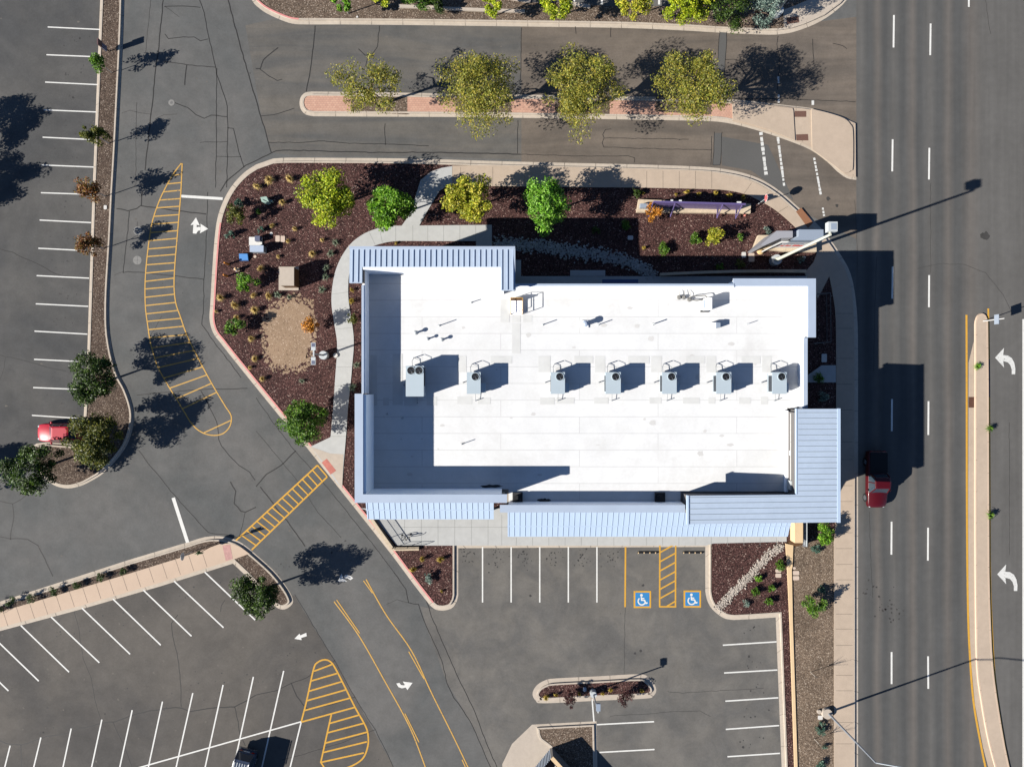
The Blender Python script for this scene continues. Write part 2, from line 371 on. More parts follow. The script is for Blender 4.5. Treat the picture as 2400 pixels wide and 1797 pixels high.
def brick_mat():
    m = bpy.data.materials.new('brick'); m.use_nodes = True; n = m.node_tree; N = n.nodes; p = N['Principled BSDF']; p.inputs['Roughness'].default_value = .9
    tc = N.new('ShaderNodeTexCoord'); br = N.new('ShaderNodeTexBrick')
    for k, v in (('Scale', 1), ('Brick Width', .28), ('Row Height', .2), ('Mortar Size', .012)): br.inputs[k].default_value = v
    br.inputs['Color1'].default_value = A(226,178,152); br.inputs['Color2'].default_value = A(212,162,138); br.inputs['Mortar'].default_value = A(176,138,120)
    n.links.new(tc.outputs['Object'], br.inputs['Vector']); n.links.new(br.outputs['Color'], p.inputs['Base Color']); MAT['brick'] = m
brick_mat()

# ---------------------------------------------------------------- ground and roads
ground = struct('ground', MB().box(-900, 900, -900, 900, -2, 0), 'asphalt', 'grey asphalt parking lot and drive aisles with dark crack seal lines', 'parking lot')
rd = MB(); rd.sheet(L([(2007,-900),(3000,-900),(3000,2700),(2007,2700)]), .004)
road = struct('road', rd, 'road', 'wide grey street with darker wheel tracks and white lane dashes', 'road')
ac = MB(); ac.sheet(L([(1222,62),(1222,382),(1690,400),(2007,560),(2007,40),(1850,60)]), .004)
drive = struct('driveway', ac, 'asphalt_brown', 'brownish asphalt entrance lanes on both sides of the planted median', 'driveway')
pm = MB()
for q in ([(1687,70),(1704,70),(1697,190),(1680,190)], [(1673,312),(1692,312),(1688,388),(1671,388)]): pm.sheet(L(q), .008)
pm.sheet(L([(1690,320),(1800,340),(1860,470),(1760,400),(1692,388)]), .008)
pm.build('patch', 'asphalt_patch', drive)
mb = MB(); mb.sheet(L([(-900,-900),(238,-900),(236,0),(204,846),(200,1043),(80,1045),(-40,1140),(-900,1140)]), .003); struct('parking_bay', mb, 'asphalt_west', 'darker asphalt of the west parking bays', 'parking lot')
mb = MB(); mb.sheet(L([(-900,1745),(0,1478),(190,1427),(380,1372),(546,1320),(632,1407),(690,1395),(790,1560),(925,1800),(925,2400),(-900,2400)]), .003); struct('parking_bay', mb, 'asphalt_south', 'dark brownish asphalt of the angled bays at the lower left', 'parking lot')
mb = MB(); mb.sheet(L([(612,272),(636,358),(700,366),(960,366),(1222,374),(1222,62),(975,60),(715,58),(640,45),(575,60)]), .003); struct('driveway', mb, 'asphalt_lane', 'grey entrance lanes west of the brown asphalt, streaked along the traffic', 'driveway')
mb = MB(); mb.sheet(L([(985,1420),(1035,1430),(1074,1395),(1074,1284),(1653,1281),(1655,1400),(1720,1452),(1818,1446),(1834,1797),(1834,2000),(1250,2000),(1150,1797),(1100,1685),(1048,1600),(1000,1470)]), .003); struct('parking_bay', mb, 'asphalt_aged', 'paler aged asphalt of the south parking bays', 'parking lot')
random.seed(5)
def crack(mb, pts, w=.075, z=.005, wig=.035):
    p = L(pts); q = []
    for a, b in zip(p, p[1:]):
        l = math.hypot(b[0]-a[0], b[1]-a[1]); k = max(1, int(l/.45))
        for i in range(k):
            t = i/k; q.append((a[0]+(b[0]-a[0])*t+random.uniform(-wig, wig), a[1]+(b[1]-a[1])*t+random.uniform(-wig, wig)))
    q.append(p[-1]); mb.ribbon(q, w, z)
CR = [[(467,0),(478,30),(490,90),(503,145),(508,175),(520,210),(533,250),(534,300),(532,400),(531,440)],[(535,0),(545,40),(560,95),(575,150),(590,200),(600,235),(612,275),(636,358)],
[(382,0),(379,40),(372,110),(366,150),(359,220),(354,270),(347,330),(340,400)],[(385,15),(430,14),(470,18)],[(386,80),(395,92),(430,87),(455,88),(470,96),(488,92)],
[(385,145),(410,148),(440,153),(506,158)],[(437,153),(433,200)],[(400,240),(410,242),(440,252),(460,270),(478,277),(495,270),(533,274)],[(508,160),(507,330),(505,440)],
[(533,300),(548,302),(560,355),(572,392)],[(468,334),(533,332)],[(507,367),(565,368)],[(516,450),(530,425),(575,388),(605,375),(636,358),(648,354),(680,352),(735,354),(800,356),(900,358),(1000,357),(1100,359),(1200,361),(1220,362)],
[(739,60),(734,110),(727,165),(718,215)],[(889,60),(885,110),(870,130),(855,130),(840,115)],[(862,134),(857,155)],[(600,162),(610,161),(618,140),(635,125),(652,112)],[(610,162),(630,178),(650,190),(662,186)],
[(612,272),(640,270),(665,262),(690,254)],[(630,334),(700,334),(760,331),(820,336),(900,338),(1005,342)],[(902,290),(903,340)],[(303,495),(300,540),(292,600),(289,640),(300,637),(350,640),(420,648),(478,655)],
[(331,483),(360,486),(420,495),(483,502)],[(273,489),(300,494),(320,490),(332,480),(333,450)],[(487,450),(485,520),(483,580),(478,655),(477,720),(473,760),(500,800),(540,850),(565,885)],[(0,583),(30,592),(60,607),(85,616),(110,630),(130,642),(160,648)],
[(0,832),(60,846),(110,860),(155,870)],[(12,838),(10,860),(0,890)],[(320,925),(400,918),(480,912),(580,910)],[(470,915),(480,930),(492,955),(508,990),(513,1030),(520,1045),(535,1065),(560,1090),(585,1105),(598,1125)],
[(325,1055),(350,1088),(400,1150),(440,1195),(488,1248),(510,1251),(530,1252),(560,1262)],[(540,1128),(552,1150),(550,1180),(565,1197),(575,1200),(600,1188)],[(575,1200),(568,1230),(560,1258)],
[(0,1174),(15,1177),(30,1181),(50,1170),(68,1155)],[(30,1181),(33,1210),(27,1240),(24,1262),(0,1257)],[(24,1262),(65,1263),(90,1278),(100,1300),(115,1330),(124,1350)],
[(600,932),(640,990),(690,1055),(740,1110),(790,1170),(830,1220),(870,1270),(925,1343)],[(693,1055),(660,1090),(625,1110),(608,1130),(600,1140)],[(610,1140),(640,1180),(680,1230),(715,1280)],
[(925,1343),(952,1380),(958,1412),(980,1416),(1000,1470),(1035,1545),(1048,1600),(1065,1635),(1100,1685),(1125,1740),(1150,1797)],[(997,1400),(1012,1445),(1040,1510),(1080,1600),(1110,1660),(1140,1740),(1165,1797)],
[(690,1392),(705,1415),(740,1475),(785,1548),(830,1630),(880,1710),(900,1750),(922,1797)],[(600,1627),(650,1617),(683,1600),(720,1587),(740,1572),(785,1547)],[(683,1600),(695,1630),(710,1650),(720,1660)],[(833,1632),(780,1650),(720,1660)],
[(880,1709),(800,1740),(700,1770),(660,1780)],[(173,1428),(184,1470),(190,1510),(195,1545),(215,1590),(222,1640),(236,1685)],
[(0,1735),(15,1742),(50,1745),(80,1735),(110,1725),(150,1720),(185,1707),(240,1694),(270,1690),(310,1675),(350,1665),(410,1657),(425,1658),(445,1666),(500,1658),(550,1655),(580,1640),(600,1628)],
[(416,1440),(402,1460),(405,1490),(415,1530),(422,1580),(425,1655)],[(265,1692),(285,1735),(310,1797)],[(550,1655),(558,1690),(562,1720),(575,1747)],[(49,1745),(50,1797)],[(527,1405),(518,1420),(517,1433)]]
FAINT = [[(353,0),(350,40),(344,90),(341,125)],[(285,265),(305,259),(340,267),(355,268)],[(365,278),(385,270),(415,268)],[(386,15),(420,40)],[(600,1010),(650,1070),(700,1130),(745,1200),(800,1260)],[(1465,1420),(1464,1500),(1463,1580)],
[(1565,1620),(1600,1623),(1700,1617),(1790,1612)],[(1430,1677),(1520,1672),(1560,1668),(1640,1664),(1665,1678)],[(289,637),(268,645)],[(323,560),(322,520)],[(360,830),(345,800),(380,740)],[(905,1415),(930,1405),(958,1412)],[(266,60),(268,200),(262,420)],[(320,240),(318,430),(312,440)]]
mb = MB(); [crack(mb, c, random.choice((.05,.07,.075,.1))) for c in CR]; mb.build('crack_seal', 'sealant', ground)
mb = MB(); [crack(mb, c, .04) for c in FAINT]; mb.build('hairline_crack', 'faded_seal', ground)
CD = [[(1222,65),(1221,130),(1220,190)],[(1214,282),(1213,360)],[(1687,70),(1683,130),(1679,190)],[(1704,70),(1700,130),(1696,190)],[(1668,320),(1666,387)],[(1675,310),(1671,387),(1688,388),(1692,310)],[(1510,124),(1550,122),(1580,127),(1597,127),(1620,138),(1680,142)],
[(1700,141),(1720,140),(1747,148)],[(1433,302),(1418,304),(1412,315),(1416,324),(1520,325),(1614,327)],[(1416,324),(1411,335),(1415,345),(1500,348),(1667,352)],[(1824,85),(1820,105),(1826,130),(1826,160),(1822,210)],[(1905,92),(1907,150)],[(1710,232),(1800,232),(1860,233),(2005,239)],
[(1220,362),(1300,364),(1340,366),(1470,366),(1487,370),(1487,381)],[(1348,62),(1350,80)],[(1431,65),(1431,88)],[(1952,103),(1975,108),(1985,115)]]
mb = MB(); [crack(mb, c, .05, .012) for c in CD]; mb.build('crack_seal', 'sealant', drive)
CRD = [[(2150,630),(2200,618),(2260,620),(2310,640),(2350,690),(2375,740)],[(2037,1200),(2040,1290),(2045,1400)],[(2055,600),(2050,735),(2047,870)],[(2310,0),(2316,50),(2322,80)],[(2181,430),(2181,640)],[(2365,990),(2366,1300)],[(2003,470),(2010,600),(2009,640)]]
mb = MB(); [crack(mb, c, .035, .009) for c in CRD]; mb.build('hairline_crack', 'faded_seal', road)
# oil spots and dusty patches on the bays
random.seed(8)
mo, md = MB(), MB()
def blot(mb, px, py, r, z, sq=1.0, n=14):
    c = (X(px), Y(py)); mb.sheet([(c[0]+r*math.cos(2*math.pi*i/n)*random.uniform(.55,1.15), c[1]+sq*r*math.sin(2*math.pi*i/n)*random.uniform(.55,1.15)) for i in range(n)], z)
for bx in (1098,1164,1232,1300,1366,1432):
    for _ in range(26): blot(mo, bx+random.gauss(0, 11), 1304+random.gauss(0, 13), random.uniform(.03,.1), .006)
for q in ((1507,1371),(1243,1395),(1742,1750),(1502,1525),(1488,1530),(1755,1538),(110,925),(145,945)): blot(mo, *q, .14, .006)
for yy in range(100,970,65):
    for _ in range(7): blot(mo, random.gauss(175,22)-yy*.03, yy+random.gauss(0,9), random.uniform(.03,.11), .006)
for k in range(10):
    for _ in range(7): blot(mo, 95+72*k+random.gauss(0,16), 1720-20*k+random.gauss(0,22), random.uniform(.03,.1), .006); blot(mo, 150+72*k+random.gauss(0,16), 1475-21*k+random.gauss(0,16), random.uniform(.03,.1), .006)
for yy in range(1480,1790,65):
    for _ in range(6): blot(mo, random.gauss(1770,18), yy+random.gauss(0,9), random.uniform(.03,.1), .006)
for _ in range(60): blot(mo, random.uniform(0,2000), random.uniform(100,1797), random.uniform(.03,.07), .006)
for _ in range(70): blot(md, random.uniform(0,1300), random.uniform(0,1797), random.uniform(.04,.16), .0075, .6)
for _ in range(40): blot(md, random.uniform(0,600), random.uniform(1450,1797), random.uniform(.04,.14), .0075)
mo.build('oil_spot', 'oil', ground); md.build('dust_spot', 'dust', ground)
mr_ = MB()
blot(mr_, 2308, 553, .45, .009); blot(mr_, 1941, 466, .22, .0135); blot(mr_, 1961, 482, .16, .0135)
for _ in range(36):
    a = random.random(); blot(mr_, 2035+a*70+random.gauss(0,16), 1372+a*80+random.gauss(0,14), random.uniform(.03,.13), .009)
mr_.build('oil_spot', 'faded_seal', road)

# ---------------------------------------------------------------- painted markings (parts of the asphalt they are painted on)
def line(par, a, b, w=.1, m='paint_white', name='parking_line', z=.012):
    mb = MB(); mb.ribbon([(X(a[0]), Y(a[1])), (X(b[0]), Y(b[1]))], w, z); return mb.build(name, m, par)
for a in [((112,64),(236,70)),((109,129),(231,134)),((106,193),(229,199)),((103,258),(226,263)),((100,322),(222,328)),((97,387),(220,392)),((96,452),(217,456)),((93,516),(214,522)),((90,582),(212,588)),((86,646),(209,652)),((84,712),(207,718)),((81,776),(205,783)),((80,842),(203,848)),((78,908),(200,913)),((75,973),(198,981))]: line(ground, *a, .11)
for a in [((-23,1485),(91,1595)),((-95,1507),(20,1618)),((49,1465),(162,1574)),((120,1445),(233,1552)),((192,1424),(305,1532)),((265,1403),(377,1511)),((336,1382),(449,1490)),((408,1361),(524,1470)),((480,1340),(598,1452))]: line(ground, *a, .13)
for a in [((24,1746),(8,1810)),((96,1727),(76,1810)),((167,1706),(145,1810)),((239,1685),(212,1810)),((310,1663),(278,1810)),((381,1643),(345,1810)),((452,1623),(410,1810)),((523,1604),(478,1810)),((594,1585),(545,1810)),((665,1571),(611,1810)),((706,1691),(677,1810))]: line(ground, *a, .13)
line(ground, (300,1805), (706,1690), .13, z=.016)
for x in (1131,1198,1265,1332,1399): line(ground, (x,1281), (x,1411), .13)
for a in [((1694,1511),(1820,1503)),((1697,1576),(1822,1569)),((1700,1642),(1824,1634)),((1701,1708),(1826,1699)),((1705,1772),(1828,1764)),((1399,1697),(1533,1690)),((1405,1762),(1534,1755)),((1387,1628),(1392,1690))]: line(ground, *a, .13)
line(ground, (1466,1281), (1465,1422), .16, 'paint_yellow')
line(ground, (425,460), (522,466), .26, 'paint_white', 'stop_bar'); line(ground, (406,1166), (440,1271), .33, 'paint_white', 'stop_bar')
def shape(par, polys, m, name, z=.012):
    mb = MB()
    for k, p in enumerate(polys): mb.sheet(L(p), z+.001*k)
    return mb.build(name, m, par)
def arcband(c, r0, r1, a0, a1, n=10, sx=1, sy=1):
    t = [R(a0+(a1-a0)*i/n) for i in range(n+1)]
    return [(c[0]+sx*r1*math.cos(q), c[1]-sy*r1*math.sin(q)) for q in t]+[(c[0]+sx*r0*math.cos(q), c[1]-sy*r0*math.sin(q)) for q in reversed(t)]
for dy, dx, s in ((0,0,1), (507,5,1)):
    shape(road, [[(2332+dx,838+dy),(2353+dx,815+dy),(2351+dx,831+dy),(2351+dx,846+dy),(2353+dx,861+dy)],
                 [(2351+dx,832+dy),(2362+dx,833+dy),(2371+dx,839+dy),(2377+dx,850+dy),(2379.5+dx,864+dy),(2379+dx,877+dy),(2371+dx,877+dy),(2371+dx,866+dy),(2368+dx,856+dy),(2362+dx,849+dy),(2351+dx,846+dy)]], 'paint_worn', 'turn_arrow')
shape(ground, [[(446.5,528),(459.5,510),(468.5,529),(461,527),(453.5,526.5)],[(453.5,526.5),(461,527),(461,533),(465,532),(470.5,532.5),(470.5,540),(464.5,541),(460,548),(452,547)],[(470,524.5),(488,536.5),(468.5,547),(471,538)]], 'paint_white', 'turn_arrow')
shape(ground, [[(792,1362),(800.5,1343),(804.5,1354),(814,1362)],[(806,1349),(813,1346),(822,1349),(828,1354),(821.5,1358.5),(816,1355),(808,1354.5)]], 'paint_white', 'turn_arrow')
shape(ground, [[(690,1496),(702,1484),(704,1488),(718,1482),(719,1490),(706,1494),(707,1499)]], 'paint_white', 'direction_arrow')
shape(ground, [[(929,1601),(936,1599),(940,1604),(946,1605),(949,1604),(944,1596),(967,1599),(955,1616),(951,1610),(942,1612),(934,1609)]], 'paint_white', 'turn_arrow')
for ys in ([(2095,36),(2094,112)],[(2092,327),(2091,402)],[(2092,625),(2091,700)],[(2090.5,935),(2090,1010)],[(2089.5,1222),(2089,1299)],[(2089.5,1527),(2089.5,1602)],[(2181,56),(2180,130)],[(2178,347),(2177,421)],[(2177.5,645),(2177,720)],[(2176,940),(2175.5,1019)],[(2175,1236),(2174.5,1313)],[(2175,1537),(2175.5,1613)],[(2270.5,-40),(2270.5,17)]): line(road, *ys, .17, 'paint_white', 'lane_dash')
line(road, (2398.5,748), (2398.5,2200), .2, 'paint_white', 'edge_line')
def poly_line(par, pts, w, m, name, z=.012, n=5):
    mb = MB(); mb.ribbon(cr(L(pts), n), w, z); return mb.build(name, m, par)
poly_line(road, [(2265,738),(2265.5,900),(2266,1200),(2268,1400),(2272,1520),(2281,1640),(2298,1740),(2313,1810),(2340,1900)], .19, 'paint_yellow', 'edge_line')
poly_line(road, [(2316,723),(2317,790),(2317.5,842)], .17, 'paint_yellow', 'edge_line')
poly_line(road, [(2318.5,930),(2319.5,1200),(2320.5,1350),(2325,1480),(2333,1600),(2349,1710),(2368,1810),(2390,1900)], .17, 'paint_yellow', 'edge_line')
# worn white crossing bars across the entrance
def worn(par, a, b, w, k, seed, name='crossing_bar'):
    random.seed(seed); mb = MB(); p = L([a, b]); 
    for i in range(k):
        t0, t1 = i/k, (i+random.uniform(.55, 1))/k
        q = [(p[0][0]+(p[1][0]-p[0][0])*t, p[0][1]+(p[1][1]-p[0][1])*t) for t in (t0, t1)]
        mb.ribbon(q, w*random.uniform(.7, 1), .013)
    return mb.build(name, 'paint_worn', par)
worn(drive, (1783,310), (1796,414), .34, 9, 1); worn(drive, (1823,322), (1838,438), .26, 12, 2); worn(drive, (1908,370), (1924,458), .24, 10, 3); worn(drive, (1928,487), (1932,510), .24, 3, 4)
worn(drive, (1824,180), (1825,198), .2, 3, 6); worn(drive, (1825,222), (1825,243), .26, 2, 7); worn(drive, (1905,236), (1905,250), .3, 1, 9)
# accessible bays
def isa(x0, y0, x1, y1):
    b = MB(); b.sheet(L([(x0,y0),(x1,y0),(x1,y1),(x0,y1)]), .012); o = b.build('accessible_symbol', 'paint_yellow', ground)
    i = MB(); i.sheet(L([(x0+4,y0+4),(x1-4,y0+4),(x1-4,y1-4),(x0+4,y1-4)]), .016); i.build('blue_panel', 'paint_blue', o)
    cx, cy = (x0+x1)/2, (y0+y1)/2
    w = MB(); w.sheet(L([(cx-2.2+3.2*math.cos(t*math.pi/6), cy-10+3.2*math.sin(t*math.pi/6)) for t in range(12)]), .02)
    w.ribbon(L([(cx-2.5,cy-6),(cx-1.8,cy+1.5),(cx+5,cy+2),(cx+8.5,cy+9),(cx+12,cy+7.5)]), .13, .021)
    w.ribbon(L([(cx-2.2,cy-2.6),(cx+4.5,cy-2.4)]), .11, .022)
    w.ribbon(L([(cx-1.5+8.5*math.cos(R(a)), cy+4-8.5*math.sin(R(a))) for a in range(128, 345, 12)]), .12, .023)
    w.build('wheelchair_sign', 'paint_white', o)
isa(1485,1384,1526,1424); isa(1602,1383,1643,1423)
mb = MB()
for x in (1546.5, 1583.5): mb.ribbon(L([(x,1276),(x-.5,1421)]), .15, .012)
mb.ribbon(L([(1544.5,1421),(1585,1421)]), .15, .0135)
for k in range(6): mb.ribbon(L([(1547,1294+21.5*k),(1583,1274+21.5*k)]), .14, .015)
mb.ribbon(L([(1563,1420),(1583,1408)]), .14, .015)
mb.build('hatched_aisle', 'paint_yellow', ground)
def samp(pts, n):
    p = pts; ls = [0]
    for a, b in zip(p, p[1:]): ls.append(ls[-1]+math.hypot(b[0]-a[0], b[1]-a[1]))
    out = []
    for i in range(n):
        t = ls[-1]*i/(n-1)
        for k in range(len(p)-1):
            if t <= ls[k+1]+1e-9: break
        u = (t-ls[k])/max(1e-9, ls[k+1]-ls[k]); out.append((p[k][0]+(p[k+1][0]-p[k][0])*u, p[k][1]+(p[k+1][1]-p[k][1])*u))
    return out
hl = cr([(425,383),(405,410),(383,450),(370,480),(357,520),(350,560),(343,620),(340,670),(341,720),(346,760),(352,800),(360,830),(370,860),(392,900),(420,945),(445,987)], 4)
hr = cr([(427,383),(424,450),(420,500),(415,560),(410,620),(408,670),(412,710),(422,740),(440,790),(470,850),(500,905),(530,955)], 4)
tip = cr([(445,987),(460,1004),(480,1016),(503,1020),(524,1015),(539,998),(542,975),(530,955)], 4)
mb = MB(); mb.ribbon(L(hl+tip[1:]+list(reversed(hr))[1:]), .11, .012)
ll, rr = samp(hl, 400), samp(hr, 400)
def at_y(chain, y): return min(chain, key=lambda q: abs(q[1]-y))
y = 412.0
while y < 980:
    a = at_y(ll, y); t = (y-412)/568; b = at_y(rr, y-(3+8*t if y < 800 else 10+34*(y-800)/180)); mb.ribbon(L([a, b]), .11, .0135); y += 19+(6*t if y > 780 else 0)
mb.ribbon(L([(478,1014),(541,985)]), .11, .0135)
mb.build('hatched_marking', 'paint_yellow_pale', ground)
mb = MB(); u0, u1, v0, v1 = (744,1090), (553,1266), (767,1117), (590,1288)
mb.ribbon(L([u0,u1]), .15, .012); mb.ribbon(L([v0,v1]), .15, .012)
for k in range(16):
    t = k/15*.93; a = (u0[0]+(u1[0]-u0[0])*t, u0[1]+(u1[1]-u0[1])*t); t2 = k/15*.94; b = (v0[0]+(v1[0]-v0[0])*t2, v0[1]+(v1[1]-v0[1])*t2); mb.ribbon(L([a,b]), .13, .0135)
mb.build('crosswalk', 'paint_yellow', ground)
mb = MB()
mb.ribbon(cr(L([(706,1691),(719,1640),(735,1567),(745,1551),(762,1545),(776,1551),(787,1567),(810,1612),(833,1658),(857,1701),(863,1725),(862,1748),(852,1774),(832,1790),(808,1800)]), 4), .15, .012)
mb.ribbon(L([(777,1672),(752,1785),(763,1802)]), .15, .013)
for a in [((736,1572),(778,1556)),((728,1595),(790,1577)),((723,1619),(802,1596)),((719,1641),(812,1615)),((713,1664),(823,1634)),((706,1691),(833,1656)),((773,1694),(843,1674)),((768,1716),(855,1693)),((763,1740),(862,1714)),((758,1762),(860,1737)),((753,1785),(853,1763))]: mb.ribbon(L(a), .15, .0145)
mb.build('hatched_marking', 'paint_yellow', ground)
for p in ([(783,1409),(840,1487),(900,1592),(960,1702),(1000,1805)], [(858,1357),(905,1440),(965,1525),(1010,1620),(1060,1720),(1101,1805)]): poly_line(ground, p, .11, 'paint_yellow_pale', 'centre_line')
for p in ([(789,1405),(843,1483)], [(949,1671),(982,1738)], [(852,1360),(873,1389)], [(958,1526),(994,1590)], [(1083,1779),(1098,1812)]): poly_line(ground, p, .1, 'paint_yellow_pale', 'centre_dash', .0145, n=1)
for px, py, r in ((402,241,.3),): 
    mb = MB(); mb.cyl(X(px), Y(py), 0, .014, r, r, 24); o = mb.build('manhole_cover', 'iron_light', ground); q = MB(); q.cyl(X(px), Y(py), .014, .02, r*.45, r*.45, 16); q.build('lid', 'iron', o)
for px, py in ((323,541),(322,610)):
    mb = MB(); mb.cyl(X(px), Y(py), 0, .011, .42, .42, 24); o = mb.build('manhole_cover', 'iron_light', ground); q = MB(); q.bar((X(px-9),Y(py)), (X(px+9),Y(py)), .04, .011, .014); q.bar((X(px),Y(py-9)), (X(px),Y(py+9)), .04, .011, .015); q.cyl(X(px), Y(py), .011, .016, .07); q.build('cover_seam', 'iron', o)

# ---------------------------------------------------------------- kerbed islands
def rings(outer, gut, top):
    return [(0, .006), (gut, .02), (gut+.015, .155), (gut+top, .155), (gut+top+.01, .10)]
def island(kname, klabel, outer, fill, fname, flabel, fcat, gut=.36, top=.16, kmat='kerb_side', fz=.12):
    o = ccw(outer); rg = rings(o, gut, top); mb = MB(); rows = [(offs(o, dd), z) for dd, z in rg]; n = len(o)
    vs = [(x, y, z) for pts, z in rows for x, y in pts]
    fs = [(k*n+i, k*n+(i+1) % n, (k+1)*n+(i+1) % n, (k+1)*n+i) for k in range(len(rg)-1) for i in range(n)]
    mb.add(vs, fs); k = struct('kerb', mb, kmat, klabel, 'kerb')
    jb = MB(); acc = 0; g0, g1, g2, g3 = rows[0][0], rows[1][0], rows[2][0], rows[3][0]
    for i in range(n):
        q, w = o[i], o[(i+1) % n]; ln = math.hypot(w[0]-q[0], w[1]-q[1]); s0 = 3.0-acc
        while s0 < ln:
            u = s0/ln; f = lambda g: (g[i][0]+(g[(i+1) % n][0]-g[i][0])*u, g[i][1]+(g[(i+1) % n][1]-g[i][1])*u)
            jb.ribbon([f(g0), f(g1)], .025, .024); jb.ribbon([f(g2), f(g3)], .025, .159); s0 += 3.0
        acc = (ln-(s0-3.0)) if s0-3.0 > 0 else acc+ln
    if jb.v: jb.build('joint', 'joint', k)
    f = MB(); f.sheet(offs(o, gut+top-.005), fz); ff = struct(fname, f, fill, flabel, fcat)
    return o, k, ff
def seg(p): return L(p)
# west strip
w_out = L(cr([(292,-120),(291,0),(287,120),(281,240),(275,360),(269,460),(264,560),(259,640),(256,700),(256,760),(260,800),(268,840),(280,878),(296,908),(308,940),(314,970),(311,1005),(298,1042),(275,1075),(243,1108),(215,1126),(190,1138),(160,1144),(130,1138),(105,1120),(80,1090),(71,1060),(76,1047),(86,1039)], 4))
w_out += L([(110,1036),(200,1043),(196,979),(204,846),(217,450),(235,0),(240,-120)])
island('kerb', 'pale kerb round the long gravel strip between parking bays and drive', w_out, 'gravel_strip', 'planting_bed', 'brown gravel strip with young trees beside the west parking bays', 'gravel bed', gut=.2)
# north strip
n_out = L(cr([(560,-60),(590,0),(603,16),(625,32),(660,48),(685,56),(715,58),(800,58),(975,59.5),(1200,62.5),(1450,66),(1600,72),(1700,78),(1800,82),(1835,80),(1865,74),(1910,57),(1950,33),(1985,0),(2003,-40)], 3))+L([(2003,-200),(560,-200)])
no_, nk, nf = island('kerb', 'long pale kerb along the north edge of the entrance drive', n_out, 'gravel', 'planting_bed', 'brown gravel bed with a row of trees along the north edge', 'gravel bed')
mb = MB(); mb.sheet(L([(1242,-200),(1242,8),(1330,9),(1420,17),(1620,17),(1640,-200)]), .128)
np_ = struct('parking_bay', mb, 'asphalt', 'shaded asphalt parking bays at the north edge behind the tree row', 'parking lot')
for x in (1346,1411,1545): line(np_, (x,-80), (x-1,13), .2, 'paint_white', 'parking_line', .14)
for pts, w in (([(935,18),(1000,20),(1060,24),(1140,27),(1230,30)], .3), ([(1322,8),(1345,13),(1383,19)], .34), ([(1150,-10),(1243,6)], .4)):
    mb = MB()
    p = L(pts)
    for a, b in zip(p, p[1:]): mb.bar(a, b, w, .1, .26)
    struct('kerb', mb, 'concrete', {0.3:'low pale kerb in the north gravel bed near the dark shrubs', .34:'short tapering kerb below the shaded north parking bays', .4:'pale kerb corner at the top edge beside the shaded bays'}[w], 'kerb')
mb = MB(); mb.sheet(L([(1836,66),(1834,26),(1860,16),(1905,-3),(1960,-40),(1985,-10),(1968,10),(1930,38),(1880,60)]), .14); mb2 = mb
nw = struct('footpath', mb2, 'concrete', 'pale concrete corner walk with a brown tactile pad at the top edge', 'footpath')
mb = MB(); mb.sheet(L([(1842,44),(1870,40),(1872,55),(1843,59)]), .144); mb.build('tactile_pad', 'tactile', nw)
# brick median in the driveway
m_out = L(cr([(730,215),(715,218),(705,228),(702,243),(706,258),(717,269),(735,273)], 4))+L(cr([(900,274),(1100,275),(1300,278),(1500,281),(1650,284),(1700,288),(1750,299),(1800,314),(1850,331),(1900,352),(1940,381),(1962,402),(1985,418),(2007,422)], 3))+L(cr([(2007,288),(1960,268),(1900,254),(1850,248),(1800,242),(1720,234),(1600,229),(1400,225),(1200,222),(900,217)], 3))
island('kerb', 'pale kerb round the brick and mulch driveway median', m_out, 'brick', 'brick_paving', 'salmon brick paving strip in the driveway median', 'paving', gut=.28)
for x0, x1, t in ((823,955,'under the westmost median tree'), (1068,1198,'under the second median tree from the west'), (1300,1428,'under the third median tree from the west'), (1536,1666,'under the median tree beside the concrete nose')):
    mb = MB(); mb.sheet(L([(x0,226),(x1,228),(x1,270),(x0,263)]), .128); struct('planting_bed', mb, 'gravel', 'square brown mulch bed '+t, 'gravel bed')
mb = MB(); mb.sheet(offs(ccw(L(cr([(1720,236),(1800,244),(1850,250),(1900,256),(1960,270),(2006,289)], 3)+[(2007,421)]+cr([(1985,417),(1962,401),(1940,380),(1900,351),(1850,330),(1800,313),(1750,298),(1712,288)], 3))), .12), .159)
nose = struct('footpath', mb, 'concrete_tan', 'tan concrete nose of the median with a cut-through crossing', 'footpath')
mb = MB(); mb.prism(L([(1714,240),(1800,250),(1855,256),(1857,262),(1861,331),(1800,306),(1750,291),(1716,283)]), .16, .24); mb.build('raised_slab', 'concrete_tan', nose)
mb = MB(); mb.prism(L([(1899,258)]+cr([(1899,258),(1940,268),(1975,280),(1990,294),(1996,312),(1996,392),(1991,402),(1982,407),(1970,404),(1955,392),(1901,352)], 3)), .16, .26); mb.build('raised_slab', 'concrete_tan', nose)
for q in ([(1861,262),(1888,262),(1888,276),(1860,276)], [(1864,317),(1892,316),(1893,331),(1865,331)]):
    mb = MB(); mb.sheet(L(q), .164); mb.build('tactile_pad', 'tactile', nose)
